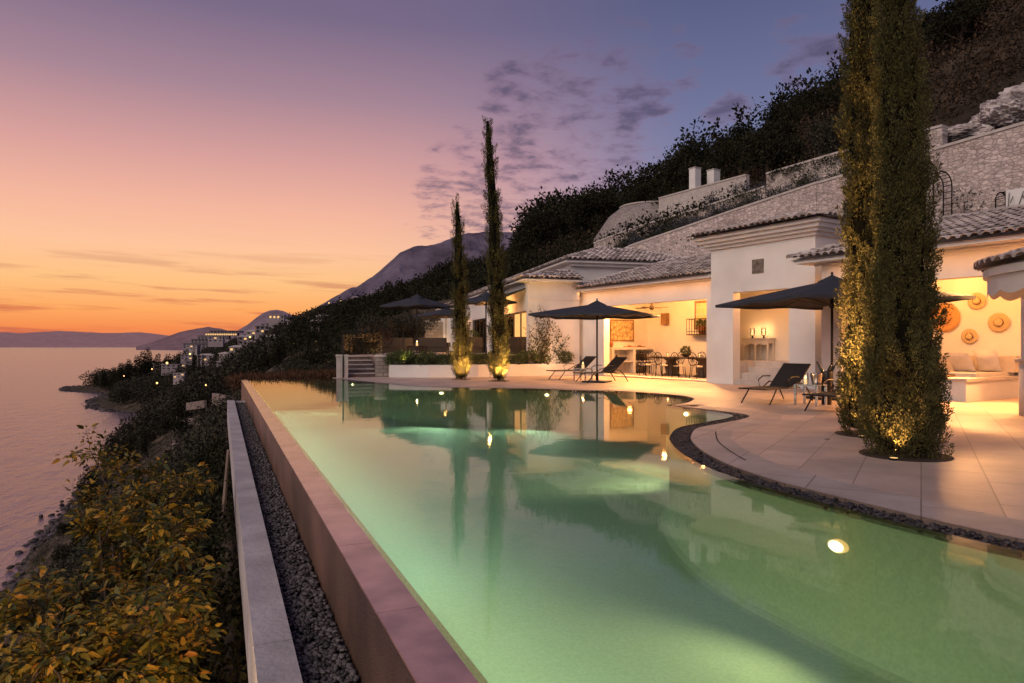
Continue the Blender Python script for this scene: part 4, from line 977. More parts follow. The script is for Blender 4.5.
# ------------------------------------------------------------------ sun loungers   local: x foot->head, y across
def lounger():
    t = thing('sun_lounger', 'x', 'sun lounger')
    w = .33; f = MB()
    for s in (-1,1):
        f.tube([(0,s*w,.34),(1.25,s*w,.34),(1.36,s*w,.34)], .017, 6)
    f.tube([(0,-w,.34),(0,w,.34)], .017, 6); f.build('frame', M['darkmetal'], t)
    sl = MB(); sl.box(.01,-w+.014,.338,1.22,w-.014,.352); sl.build('seat', M['sling'], t)
    b = MB(); a = R(40); L_ = .80
    bx = lambda d, n: (1.22+d*math.cos(a)-n*math.sin(a), .34+d*math.sin(a)+n*math.cos(a))
    p0, p1, p2, p3 = bx(0,.0), bx(L_,.0), bx(L_,.014), bx(0,.014)
    b.add([(q[0], s*(w-.012), q[1]) for s in (-1,1) for q in (p0,p1,p2,p3)], [(0,1,2,3),(7,6,5,4),(0,4,5,1),(1,5,6,2),(2,6,7,3),(3,7,4,0)])
    bo_ = b.build('backrest', M['sling'], t)
    fr = MB(); 
    for s in (-1,1): fr.tube([(bx(0,0)[0], s*w, bx(0,0)[1]), (bx(L_,0)[0], s*w, bx(L_,0)[1])], .016, 6)
    fr.tube([(bx(L_,0)[0], -w, bx(L_,0)[1]), (bx(L_,0)[0], w, bx(L_,0)[1])], .016, 6); fr.build('back_frame', M['darkmetal'], bo_)
    for s in (-1,1):
        l = MB(); l.tube([(.42,s*w,.34),(.30,s*(w+.01),.2),(.12,s*(w+.02),.012)], .016, 6); l.build('leg', M['darkmetal'], t)
        l = MB(); l.tube([(.95,s*w,.34),(1.25,s*(w+.03),.46),(1.52,s*(w+.03),.40),(1.72,s*(w+.03),.22),(1.86,s*(w+.03),.012)], .016, 6); l.build('leg', M['darkmetal'], t)
        l = MB(); l.tube([(.86,s*(w+.02),.34),(.80,s*(w+.03),.50),(.98,s*(w+.03),.585),(1.28,s*(w+.03),.58)], .016, 6); l.build('armrest', M['darkmetal'], t)
        if s == 1:
            l = MB(); l.tube([(.1,-w,.05),(.1,w,.05)], .01, 5); 
    return t
L0 = lounger()
def put_lounger(o, foot, head_dir, lab):
    o.location = (foot[0], foot[1], .001); o.rotation_euler = (0,0,math.atan2(head_dir[1], head_dir[0])); o['label'] = lab; o['group'] = 'sun loungers'
hd1 = Vector(W(1.69,1.3)).normalized(); hd2 = Vector(W(1.78,1.0)).normalized()
put_lounger(L0, px(752,14.9), hd1, 'near dark sunbed with raised back beside the little steel table')
for foot, d, lab in ((px(819,13.0), hd1, 'dark sunbed mostly hidden behind the near cypress'), (px(578.5,23.4), hd2, 'right one of the two dark sunbeds under the far parasol'), (px(551,25.4), hd2, 'left one of the two dark sunbeds under the far parasol')):
    put_lounger(copy_tree(L0), foot, d, lab)

# ------------------------------------------------------------------ side tables with candles and cooler
def side_table(loc, rz, lab):
    t = thing('side_table', lab, 'side table', loc, rz)
    a = MB(); a.box(-.25,-.25,.43,.25,.25,.455); a.build('tabletop', M['steel'], t)
    for sx_ in (-1,1):
        for sy in (-1,1):
            l = MB(); l.box(sx_*.25-.02*(sx_+1),sy*.25-.02*(sy+1),.001,sx_*.25-.02*(sx_-1),sy*.25-.02*(sy-1),.43); l.build('leg', M['steel'], t)
    return t
def candle(loc, lab, r=.055, h=.17, jar=True, e=2.5, name='candle_lantern', base=0.):
    t = thing(name, lab, 'candle', loc)
    if base:
        s = MB(); s.lathe([(.07,0),(.02,.03),(.02,base*.6),(.055,base)], 12); s.build('foot', M['darkmetal'], t)
    c = MB(); c.tube([(0,0,.006+base),(0,0,base+h*.55)], r*.62, 12); c.build('candle', M['wax'], t)
    f = MB(); f.lathe([(.004,h*.60+base),(.014,h*.70+base),(.008,h*.88+base),(.001,h*1.05+base)], 8); f.build('flame', M['flame'], t)
    if jar:
        g = MB(); g.lathe([(r*.9,.002+base),(r*1.1,h*.5+base),(r,h*1.35+base)], 18)
        g.f = g.f[:-2]; g.build('glass_jar', M['glass'], t, True)
    if e: light('candle_glow', 'POINT', (loc[0], loc[1], loc[2]+base+h*.8), e, (1.,.5,.18), .03)
tp = px(810.5, 14.75); side_table((tp[0],tp[1],0), R(20), 'small square steel table between the near sunbeds')
q = px(805.5, 14.65); candle((q[0],q[1],.4555), 'lit glass candle on the steel table by the near sunbed', .055, .19, True, 2.)
q = px(816.5, 14.72); ic = thing('ice_bucket', 'shiny steel ice bucket with a glass on the near side table', 'ice bucket', (q[0],q[1],.4555))
b = MB(); b.lathe([(.085,0),(.10,.05),(.125,.22),(.13,.235),(.118,.23),(.09,.03)], 20); b.build('bucket', M['steel'], ic, True)
for s in (-1,1):
    b = MB(); b.tube([(s*.12,-.04,.17),(s*.155,-.03,.18),(s*.155,.03,.18),(s*.12,.04,.17)], .008, 6); b.build('handle', M['steel'], ic)
q = px(826.5, 14.9); bt = thing('wine_cooler', 'dark cooler holding leaning bottles beside the ice bucket', 'cooler', (q[0],q[1],.001))
b = MB(); b.lathe([(.10,0),(.11,.4),(.13,.72),(.125,.73),(.10,.6)], 16); b.build('cooler', M['darkmetal'], bt, True)
for dx, dy in ((.10,.02),(-.03,.10),(.05,-.09)):
    b = MB(); b.tube([(dx*.3,dy*.3,.5),(dx,dy,.75),(dx*1.7,dy*1.7,.86),(dx*2.1,dy*2.1,.93)], [.04,.04,.016,.016], 8); b.build('bottle', mat('bottle_glass', (.01,.015,.008), .1, .1), bt, True)
tp = px(583, 24.6); side_table((tp[0],tp[1],0), R(30), 'small steel table between the two far sunbeds')
candle((tp[0],tp[1],.4555), 'lit glass candle on the table between the far sunbeds', .08, .24, True, 4.)
# ------------------------------------------------------------------ niche: console and hurricane lamps
def hp(u, v, z): q = HL(u, v); return (q[0], q[1], z)
cz = .762
ct_ = thing('console_table', 'small white carved console table in the lit niche', 'console table', hp(15.93, 20.26, cz), HROT)
b = MB(); b.box(-.2,-.58,.74,.2,.58,.78); b.build('tabletop', M['white_wood'], ct_)
ap = MB(); n = 24
A_ = [(-.17, -.55+1.1*i/n, .739) for i in range(n+1)]; B_ = [(-.17, -.55+1.1*i/n, .60-.07*abs(math.sin(i*PI/8))) for i in range(n+1)]
ap.strip(A_, B_); ap.box(-.165,-.55,.6,.18,.55,.739); ap.build('apron', M['white_wood'], ct_)
for y in (-.52,0,.52):
    for x in (-.15,.15):
        l = MB(); l.tube([(x,y,.0),(x,y*.98,.3),(x,y,.62)], [.022,.03,.035], 8); l.build('leg', M['white_wood'], ct_)
for du, lab in ((.24, 'left hurricane lamp glowing on the white console'), (-.24, 'right hurricane lamp glowing on the white console')):
    candle(hp(15.93+du, 20.26, cz+.781), lab, .075, .2, True, 9., 'hurricane_lamp', .1)
# ------------------------------------------------------------------ dining room
tx = thing('dining_table', 'long dark dining table on two barrel pedestals', 'dining table', hp(19.35, 20.3, .051), HROT)
b = MB(); b.box(-.55,-1.75,.71,.55,1.75,.77); b.build('tabletop', M['darkwood'], tx)
for y in (-.85,.85):
    b = MB(); b.lathe([(.36,0),(.36,.05),(.22,.12),(.27,.35),(.2,.6),(.34,.70)], 18, (0,y,0)); b.build('pedestal', M['darkwood'], tx, True)
def dchair():
    t = thing('dining_chair', 'x', 'chair')       # faces +x, back at -x
    s = MB(); s.lathe([(.19,.42),(.215,.435),(.21,.47),(.1,.485)], 18); s.build('seat', M['linen'], t, True)
    for a in (-1,1):
        l = MB(); l.tube([(.16,a*.15,.42),(.19,a*.18,.001)], .014, 6); l.build('leg', M['blackmetal'], t)
        l = MB(); l.tube([(-.17,a*.13,.46),(-.2,a*.18,.001)], .014, 6); l.build('leg', M['blackmetal'], t)
    b = MB(); pts = [(-.22-.02*math.sin(q), .215*math.cos(q), .72+.245*math.sin(q)) for q in [2*PI*i/24 for i in range(25)]]
    b.tube(pts, .014, 6, False); b.tube([(-.17,-.13,.45),(-.2,-.15,.55)], .014, 6); b.tube([(-.17,.13,.45),(-.2,.15,.55)], .014, 6)
    bo_ = b.build('backrest', M['blackmetal'], t)
    c = MB()
    for q in range(6):
        a = PI*q/6; c.tube([(-.22, .2*math.cos(a), .72+.23*math.sin(a)), (-.22, -.2*math.cos(a), .72-.23*math.sin(a))], .007, 5)
    c.tube([(-.22,.1*math.cos(2*PI*i/16),.72+.11*math.sin(2*PI*i/16)) for i in range(17)], .007, 5, False)
    c.build('back_lattice', M['blackmetal'], bo_); return t
C0 = dchair()
CH = [(17.95,19.35,0,'front dining chair at the right end of the table'),(18.85,19.35,0,'second front dining chair from the right'),(19.75,19.35,0,'third front dining chair from the right'),(20.65,19.32,.15,'front dining chair near the left end of the table'),(21.55,20.05,-PI/2,'dining chair at the left head of the table'),(20.7,21.15,PI,'left dining chair on the far side of the table'),(19.6,21.2,PI,'middle dining chair on the far side of the table'),(18.4,21.2,PI,'right dining chair on the far side of the table'),(21.5,20.65,-PI/2-.2,'outer dining chair at the left head of the table')]
for i, (u, v, rz, lab) in enumerate(CH):
    o = C0 if i == 0 else copy_tree(C0)
    o.location = hp(u, v, .051); o.rotation_euler = (0,0,HROT+rz); o['label'] = lab; o['group'] = 'dining chairs'
for u, lab in ((18.6,'candle on the right half of the dining table'),(20.3,'candle on the left half of the dining table')):
    candle(hp(u, 20.2, .822), lab, .045, .14, True, 1.5)
bw_ = MB(); bw_.lathe([(.08,0),(.2,.09),(.22,.12),(.19,.1)], 18); o = bw_.build('fruit_bowl', M['darkwood'], None, True); o.location = hp(19.4, 20.3, .822); tag(o, 'dark bowl in the middle of the dining table', 'bowl')
lf_ = leafmesh('centrepiece', [(0,0,.2,.16)], 160, .12, .5, M['hedge']); lf_.location = hp(19.4, 20.3, .86); tag(lf_, 'leafy green centrepiece in the dining table bowl', 'plant')
# chimney piece with shelves on the end wall (u = 23.25)
sb = thing('built_in_sideboard', 'white masonry sideboard with open shelves under the relief picture', 'sideboard', hp(23.25, 0, .051), HROT)
b = MB(); x0, x1 = 19.3, 21.84; d0 = -.55
b.box(x0,d0,1.05,x1,0-.001,1.15); b.box(x0,d0,0,x0+.12,-.001,1.05); b.box(20.52,d0,0,20.64,-.001,1.05); b.box(x1-.12,d0,0,x1,-.001,1.05); b.box(x0+.12,d0+.02,.5,20.52,-.001,.56); b.box(20.64,d0+.02,.5,x1-.12,-.001,.56)
b.build('shelves', M['plaster_in'], sb)
def vase(loc, s, m, lab, cat='vase'):
    b = MB(); b.lathe([(.05*s,0),(.09*s,.08*s),(.10*s,.16*s),(.05*s,.25*s),(.035*s,.30*s),(.055*s,.33*s)], 14); o = b.build('vase', m, None, True); o.location = loc; tag(o, lab, cat)
vase(hp(22.95, 19.45, 1.202), 1., M['terracotta'], 'dark clay vase at the left end of the sideboard')
vase(hp(22.95, 19.75, .612), .8, M['darkwood'], 'small dark vase on the upper shelf of the sideboard')
b = MB(); n = 14
b.box(-.05,-.6,0,.05,.6,.04); b.lathe([(.1,.04),(.1,.07),(.02,.09)], 12, (0,-.3,0)); b.lathe([(.1,.04),(.1,.07),(.02,.09)], 12, (0,.3,0)); o = b.build('driftwood_tray', M['terracotta']); o.location = hp(22.9, 20.75, 1.202); o.rotation_euler = (0,0,HROT+PI/2); tag(o, 'long low reddish tray on top of the sideboard', 'tray')
for (uu, vv, zz, lab) in ((22.9, 21.0, .052, 'grey basket in the lower right sideboard shelf'), (22.9, 21.05, .613, 'grey basket in the upper right sideboard shelf')):
    b = MB(); b.lathe([(.2,0),(.24,.1),(.25,.3),(.23,.3),(.2,.05)], 16, sx=1.6); o = b.build('basket', M['rattan'], None, True); o.location = hp(uu, vv, zz); o.rotation_euler = (0,0,HROT); tag(o, lab, 'basket')
pc = thing('relief_picture', 'framed carved relief in brown tones on the dining room end wall', 'picture', hp(23.245, 20.3, 1.95), HROT)
b = MB(); b.box(-.63,-.03,-.42,.63,-.002,.42); b.build('panel', M['paint1'], pc)
b = MB(); 
for (xa,za,xb,zb) in ((-.69,-.48,.69,-.42),(-.69,.42,.69,.48),(-.69,-.42,-.63,.42),(.63,-.42,.69,.42)): b.box(xa,-.05,za,xb,-.002,zb)
b.build('frame', M['wood'], pc)
fn = thing('ceiling_fan', 'brown ceiling fan hanging over the dining table', 'fan', hp(20.6, 19.6, 2.78), HROT+.3)
b = MB(); b.lathe([(.02,.52),(.02,.14),(.09,.12),(.10,.0),(.05,-.05)], 14); b.build('motor', M['darkwood'], fn, True)
for k in range(4):
    b = MB(); b.obox((.42*math.cos(k*PI/2), .42*math.sin(k*PI/2), .04), (.66,.12,.012), k*PI/2, R(10)); b.build('blade', M['darkwood'], fn)
sc_ = thing('wall_lamp', 'brown box wall lamp on the dining room back wall', 'lamp', hp(22.0, 21.72, 2.45), HROT)
b = MB(); b.box(-.1,-.16,-.25,.1,.16,.25); b.build('lamp_shade', M['wood'], sc_)
b = MB(); b.box(.1,-.05,-.05,.128,.05,.05); b.build('bracket', M['darkmetal'], sc_)
bal = thing('window_balcony', 'small black iron balcony rail below the dining room window', 'balcony', hp(19.45, 21.84, 1.75), HROT)
b = MB(); b.box(-.42,-1.0,-.04,-.001,1.0,.0); b.build('balcony_floor', M['darkmetal'], bal)
b = MB(); b.box(-.42,-1.0,.62,-.39,1.0,.65); b.box(-.42,-1.0,.1,-.39,1.0,.12)
for i in range(15): b.box(-.414,-1.0+i*.1415,.0,-.396,-.98+i*.1415,.62)
for y in (-1.0,.98): b.box(-.39,y,.62,-.001,y+.02,.65)
b.build('railing', M['blackmetal'], bal)
for i, (dy, lab) in enumerate(((-.45,'right flower pot on the window balcony'),(-.05,'middle flower pot on the window balcony'),(.35,'left flower pot on the window balcony'))):
    fpz = hp(19.45+dy, 21.62, 1.752); t = thing('flower_pot', lab, 'flower pot', fpz, 0, 'flower pots on the balcony')
    b = MB(); b.lathe([(.11,0),(.16,.3),(.175,.34),(.14,.33)], 14); b.build('pot', M['terracotta'], t, True)
    leafmesh('foliage', [(0,0,.42,.2),(.1,.05,.45,.15),(-.1,0,.45,.16)], 200, .10, .6, M['hedge'], t)
# ------------------------------------------------------------------ lounge
bn = thing('built_in_sofa', 'white masonry corner sofa base with a flat cushion ledge', 'sofa', hp(0,0,0), HROT)
b = MB(); b.box(17.04,7.72,0.001,19.98,10.9,.46); b.build('sofa_base', M['plaster'], bn)
b = MB(); b.box(17.0,7.68,.461,19.98,10.9,.53); b.build('ledge', M['coping'], bn)
b = MB(); b.box(17.9,7.9,.531,19.9,10.8,.62); b.build('seat_cushion', M['cushion'], bn)
b = MB(); b.box(19.55,7.75,.621,19.95,10.85,1.02); b.build('back_cushion', M['linen'], bn)
def pillow(loc, w, h, lab, rz, tilt, m='cushion'):
    n = 10; V = []; fs = []
    for s in (1,-1):
        for i in range(n+1):
            for j in range(n+1):
                x = -1+2*i/n; y = -1+2*j/n; pin = 1-.06*(1-abs(x*y)) if False else 1
                th = (1-x**4)*(1-y**4); px_ = x*(1-.05*(1-x*x)*0+.04*(abs(y)**3)); py_ = y*(1+.04*abs(x)**3)
                V.append((s*.09*th**.6, px_*w/2, py_*h/2))
    for b_ in (0, (n+1)**2):
        for i in range(n):
            for j in range(n):
                q = (b_+i*(n+1)+j, b_+(i+1)*(n+1)+j, b_+(i+1)*(n+1)+j+1, b_+i*(n+1)+j+1); fs.append(q if b_ == 0 else q[::-1])
    me = bpy.data.meshes.new('pillow'); me.from_pydata(V, [], fs); o = link('pillow', me, M[m], None, True)
    o.location = loc; o.rotation_euler = (0, tilt, HROT+rz); tag(o, lab, 'pillow')
pillow(hp(9.75,19.3,.86), .55, .52, 'white pillow at the left end of the sofa back', .25, R(-16))
pillow(hp(8.68,18.9,.86), .62, .54, 'large white pillow leaning in front of the sofa back', -.3, R(-30))
pillow(hp(8.2,19.2,.87), .55, .5, 'white pillow beside the large one on the sofa', -.1, R(-22))
pillow(hp(8.35,19.42,.93), .5, .5, 'rear pillow half hidden behind two others on the sofa', 0, R(-12))
b = MB(); b.box(-.2,-.3,0,.2,.3,.03); b.box(-.2,-.3,.03,-.185,.3,.06); b.box(.185,-.3,.03,.2,.3,.06); o = b.build('wooden_tray', M['wood']); o.location = hp(8.6,17.6,.532); o.rotation_euler = (0,0,HROT); tag(o, 'wooden tray lying on the sofa ledge', 'tray')
def hat(u, z, r, lab, m, tilt=0, ribbon=True):
    t = thing('straw_hat', lab, 'hat', hp(u, 19.995, z), HROT); t.rotation_euler = (0, R(-90)+tilt, HROT)
    b = MB(); b.lathe([(r*.4,.03),(r*.75,.02),(r,.035),(r,.043),(r*.75,.03),(r*.42,.04)], 30); b.build('brim', m, t, True)
    c = MB(); c.lathe([(r*.43,.036),(r*.41,.10*min(1,r*3)),(r*.33,.16*min(1,r*3)),(r*.1,.175*min(1,r*3))], 24); c.build('crown', m, t, True)
    if ribbon: rb = MB(); rb.lathe([(r*.445,.04),(r*.437,.075)], 24); rb.f = rb.f[:-2]; rb.build('ribbon', M['ribbon'], t, True)
hat(9.58, 2.05, .40, 'very wide plain straw hat, largest hanging on the lounge wall', M['straw'], 0, False)
hat(8.27, 1.88, .25, 'straw hat with dark ribbon on the right of the lounge wall', M['straw_pale'])
hat(8.78, 2.46, .22, 'straw hat with ribbon hanging highest on the lounge wall', M['straw_pale'])
hat(8.96, 1.53, .20, 'small pale hat hanging lowest on the lounge wall', M['straw_pale'])
lf2 = thing('ceiling_fan', 'brown ceiling fan half hidden behind the near cypress in the lounge', 'fan', hp(9.6, 18.1, 2.72), HROT+.5)
b = MB(); b.lathe([(.02,.48),(.02,.12),(.09,.1),(.1,0),(.05,-.05)], 14); b.build('motor', M['darkwood'], lf2, True)
for k in range(4):
    b = MB(); b.obox((.42*math.cos(k*PI/2), .42*math.sin(k*PI/2), .03), (.66,.12,.012), k*PI/2, R(10)); b.build('blade', M['darkwood'], lf2)
ctr = thing('bar_counter', 'white rounded bar counter under the tiled canopy at right', 'counter', (*W(10.02,12.3),0), HROT)
b = MB(); b.lathe([(.72,.001),(.72,.98)], 40); b.build('counter_base', M['plaster'], ctr, True)
b = MB(); b.lathe([(.77,.982),(.79,1.0),(.79,1.03),(.77,1.05)], 40); b.build('counter_top', M['coping'], ctr, True)

# ------------------------------------------------------------------ upper terrace, gate steps, glass
UT = [(p[0]+.12, p[1]+.98) for p in PF]
utp = [(4.6,29.2),(6.35,29.0)] + UT + [FW(0,-.05), FW(0,24.5), px(408,55), px(390,40), px(372,33.5), (4.9,30.2)]
b = MB(); b.prism(utp, -1.5, .85, bottom=False); struct(b.build('upper_terrace', M['paving']))
gs_ = thing('garden_steps', 'short flight of pale stone steps up to the upper terrace', 'steps', (0,0,0))
for i in range(5):
    b = MB(); b.box(4.62, 27.75+i*.3, .002 if i == 0 else i*.17+.001, 5.80, 29.25, (i+1)*.17-.045); b.build('riser', M['gwall2'], gs_)
    b = MB(); b.box(4.60, 27.70+i*.3, (i+1)*.17-.044, 5.82, 29.25, (i+1)*.17); b.build('tread', M['coping'], gs_)
for (x, y, r, h, lab) in ((4.42, 27.55, .21, .92, 'square stone pier left of the garden steps'), (6.1, 27.75, .33, .90, 'round stone pier right of the garden steps')):
    t = thing('gate_pier', lab, 'pier', (x, y, 0.001), R(-5))
    b = MB()
    if r < .3: b.box(-r,-r,0,r,r,h-.08)
    else: b.lathe([(r,0),(r,h-.08)], 24)
    b.build('shaft', M['stone'] if r > .3 else M['coping'], t)
    c = MB()
    if r < .3: c.box(-r-.03,-r-.03,h-.078,r+.03,r+.03,h)
    else: c.lathe([(r+.03,h-.078),(r+.03,h)], 24)
    c.build('cap', M['coping'], t)
gb = thing('glass_balustrade', 'frameless glass balustrade with slim posts at the upper terrace edge', 'balustrade', (0,0,0))
P0 = (4.42, 27.32); P1 = (6.4, 29.1); P2 = (6.9, 33)
b = MB()
for (x, y, z0, z1) in ((P0[0],P0[1],-.05,1.75),(P1[0],P1[1],.851,1.85),(P1[0]+.9,P1[1]+.1,.851,1.75)): b.tube([(x,y,z0),(x,y,z1)], .028, 8)
b.build('posts', M['darkmetal'], gb)
b = MB(); b.quad((P0[0],P0[1]+.05,.94),(P1[0],P1[1],.94),(P1[0],P1[1],1.82),(P0[0],P0[1]+.05,1.72)); b.build('pane', M['greyglass'], gb)
def sofa(loc, rz, L_, lab):
    t = thing('rattan_sofa', lab, 'sofa', loc, rz, None)
    b = MB(); b.box(-L_/2,-.4,.06,L_/2,.4,.34); b.build('base', M['rattan'], t)
    b = MB(); b.box(-L_/2,.32,.341,L_/2,.44,.82); b.build('backrest', M['rattan'], t)
    for s in (-1,1):
        b = MB(); b.box(s*L_/2-.06,-.4,.341,s*L_/2+.06,.319,.58); b.build('armrest', M['rattan'], t)
    b = MB(); b.box(-L_/2+.08,-.38,.342,L_/2-.08,.30,.46); b.build('seat_cushion', mat('greycush', (.10,.09,.085), .95, .1), t)
for x, k, L_, rz, lab in ((396,35.,1.55,.3,'dark rattan sofa at the left of the upper terrace'), (434,36.,1.5,-.1,'dark rattan sofa right of the candle on the upper terrace'), (516,31.2,1.2,.1,'dark rattan sofa in front of the lit glazed doors'), (468,33,1.3,.2,'dark rattan sofa seen between the slim cypresses')):
    p = px(x, k); sofa((p[0],p[1],.852), PI-TH+rz, L_, lab)
p = px(417, 34.2); t = thing('coffee_table', 'low dark table carrying the lantern on the upper terrace', 'table', (p[0],p[1],.852))
b = MB(); b.box(-.4,-.4,.36,.4,.4,.4); b.build('tabletop', M['darkmetal'], t)
for sx_ in (-1,1):
    for sy in (-1,1):
        b = MB(); b.box(sx_*.38-.02,sy*.38-.02,0,sx_*.38+.02,sy*.38+.02,.359); b.build('leg', M['darkmetal'], t)
candle((p[0],p[1],1.253), 'bright lantern on the low table of the upper terrace', .09, .28, True, 45.)
# stone end wall beyond the terrace
p = px(438, 52); t = thing('garden_wall', 'pale rubble wall closing the far end of the upper terrace', 'wall', (p[0],p[1],.5), -TH)
b = MB(); b.box(-1.0,0,0,3.6,.3,2.55); b.build('masonry', M['ashlar'], t); b = MB(); b.box(-1.04,-.04,2.552,3.64,.34,2.65); b.build('cap_stones', M['coping'], t)
light('wall_washer', 'POINT', (*px(440, 50.6), 1.5), 45, (1.,.62,.3), .1)
light('wall_washer', 'POINT', (*px(470, 47.6), 2.0), 45, (1.,.62,.3), .1)
p = px(472, 39.5); t = thing('potted_shrub', 'round clipped shrub in a dark pot between the two slim cypresses', 'potted plant', (p[0],p[1],.852))
b = MB(); b.lathe([(.2,0),(.3,.4),(.33,.45),(.28,.44)], 16); b.build('pot', M['darkwood'], t, True); leafmesh('foliage', [(0,0,.95,.45)], 900, .08, .5, M['hedge'], t)
# ------------------------------------------------------------------ pergola frame and slender trunks behind the far parasols
def leafy_tree(name, blobs, n, leaf, m, trunk_h, tr=.12, parent=None, detail=True):
    t = thing(name, 'x', 'tree')
    leafmesh('crown', blobs, n, leaf, .6, m, t, shell=.25)
    b = MB(); b.tube([(0,0,-.8),(.05,.02,trunk_h*.6),(0,0,trunk_h)], [tr*1.3,tr,tr*.7], 6)
    for bl in blobs[:5]: b.tube([(0,0,trunk_h*.7),(bl[0]*.5,bl[1]*.5,(trunk_h+bl[2])/2),(bl[0],bl[1],bl[2])], [tr*.6,tr*.4,tr*.15], 5)
    b.build('trunk', M['bark'], t); return t
def blobset(n, r, h, s):
    out = []
    for _ in range(n):
        a = random.random()*2*PI; q = r*math.sqrt(random.random())
        out.append((q*math.cos(a), q*math.sin(a), h*(.45+.5*random.random())*(1-.25*q/r), s*random.uniform(.6,1.2)))
    return out
# prototypes  (used once each, then copied)
protos = {'oak': [leafy_tree('oak', blobset(13, 2.2, 5.2, 1.05), 4200, .20, M['tree_dark'], 2.4) for _ in range(3)],
          'olive_tree': [leafy_tree('olive_tree', blobset(11, 1.8, 4.2, .9), 3600, .17, M['tree_olive'], 1.6) for _ in range(2)],
          'pine_tree': [leafy_tree('pine_tree', [(random.uniform(-.5,.5)*(1-i/9), random.uniform(-.5,.5)*(1-i/9), 2+i*.85, 1.7*(1-i/10)+.3) for i in range(9)], 2200, .34, M['tree_dark'], 5) for _ in range(2)]}
def far_cypress_proto():
    t = thing('cypress', 'x', 'cypress tree')
    leafmesh('crown', [(0,0,.8+i*.62, .62*(1-(i/12)**1.6)+.12) for i in range(12)], 1500, .28, .5, M['tree_dark'], t, shell=.3)
    b = MB(); b.tube([(0,0,-.8),(0,0,6)], [.14,.03], 6); b.build('trunk', M['bark'], t); return t
protos['cypress'] = [far_cypress_proto()]
used = set()
def plant(kind, x, y, s, label, group, sz=None, z=None, dz=0.):
    k = random.randrange(len(protos[kind])); pr_ = protos[kind][k]
    if (kind, k) in used: o = copy_tree(pr_)
    else: used.add((kind, k)); o = pr_
    o.location = (x, y, (float(ground_z(x, y)) if z is None else z)+dz); o.rotation_euler = (0,0,random.random()*6.28)
    f = sz or s; o.scale = (s, s, f); o['label'] = label; o['group'] = group; return o
# the wooded hill behind the villa
cnt = 0; placed = []
def far_enough(x, y, d):
    return all((x-a)**2+(y-b)**2 > d*d for a, b in placed)
tries = 0
while cnt < 150 and tries < 9000:
    tries += 1
    bx_ = random.uniform(535, 1075); k = random.uniform(40, 130); x, y = px(bx_, k); u, v = to_uv(x, y)
    if v < 37.5 or v > 92 or u > 85: continue
    if u < 22 and v < 42: continue
    if not far_enough(x, y, 3.0+.02*k): continue
    lim = float(ridge_h(x, y)-ground_z(x, y)); sc = min(random.uniform(.8,1.35), (lim+.6)/5.7)
    if sc < .45: continue
    placed.append((x, y)); cnt += 1
    if random.random() < .72: plant('oak', x, y, sc, 'dark evergreen oak in the wood on the hill behind the villa', 'hill oaks', dz=-.6)
    else: plant('olive_tree', x, y, sc, 'greyish olive tree in the wood on the hill behind the villa', 'hill olive trees', dz=-.5)
# trees right behind the far wing and towards the mountain
cnt = 0; tries = 0
while cnt < 75 and tries < 6000:
    tries += 1
    bx_ = random.uniform(330, 600); k = random.uniform(62, 300); x, y = px(bx_, k)
    u, v = to_uv(x, y)
    if x < 15 or (u < 60 and v < 30): continue
    lx = (x-fx)*math.cos(-FR)-(y-fy)*math.sin(-FR); ly = (x-fx)*math.sin(-FR)+(y-fy)*math.cos(-FR)
    if -11 < lx < 11 and -2 < ly < 30: continue
    if not far_enough(x, y, 3.4): continue
    lim = float(ridge_h(x, y)-ground_z(x, y)); sc = min(random.uniform(.8,1.3)*(1+.001*k), (lim+.5)/5.7)
    if sc < .4: continue
    placed.append((x, y)); cnt += 1
    plant('oak' if random.random() < .8 else 'olive_tree', x, y, sc, 'dark tree on the slope between the far wing and the mountain', 'slope trees beyond the far wing')
for x, k, top, lab in ((548,66,203,'round dark tree against the sky left of the bastion'),(526,80,222,'dark tree standing left of the round tree beside the bastion'),(600,62,182,'dark tree rising just above the left end of the bastion'),(706,60,132,'tallest dark tree behind the square pillars'),(640,64,180,'spreading dark tree above the bastion top')):
    p = px(x, k); g = float(ground_z(*p)); zt = CAMH+(345-top)/F*k; s = max(.8, min(2.0, (zt-g)/5.6)); plant('oak', p[0], p[1], s, lab, 'skyline trees', z=zt-5.6*s)
# the coast
KC = 0; tries = 0
while KC < 190 and tries < 12000:
    tries += 1
    k = math.exp(random.uniform(math.log(60), math.log(1050))); bx_ = random.uniform(60, 400); x, y = px(bx_, k)
    z = float(ground_z(x, y))
    if z < -43 or z > 60: continue
    if x > 24 and k < 120: continue
    if y < 45: continue
    if k < 200 and random.random() < .35: continue
    if not far_enough(x, y, 3.4 + .006*k): continue
    lim = float(ridge_h(x, y)-ground_z(x, y)); smax = (lim+2.0)/9.
    if smax < .35: continue
    placed.append((x, y)); KC += 1
    r = random.random(); s = random.uniform(.8,1.25)*(1+ .0011*min(k,800))
    if k < 170: s *= .62
    s = min(s, smax)
    if r < .13: plant('cypress', x, y, s*.9, 'dark slim cypress on the coastal slope', 'cypresses on the coastal slope')
    elif r < .45: plant('pine_tree', x, y, s, 'dark pointed pine on the coastal slope', 'pines on the coastal slope', dz=-1)
    elif r < .75: plant('oak', x, y, s, 'dark round tree on the coastal slope', 'round trees on the coastal slope', dz=-.8)
    else: plant('olive_tree', x, y, s, 'grey green olive tree on the coastal slope', 'olive trees on the coastal slope', dz=-.5)
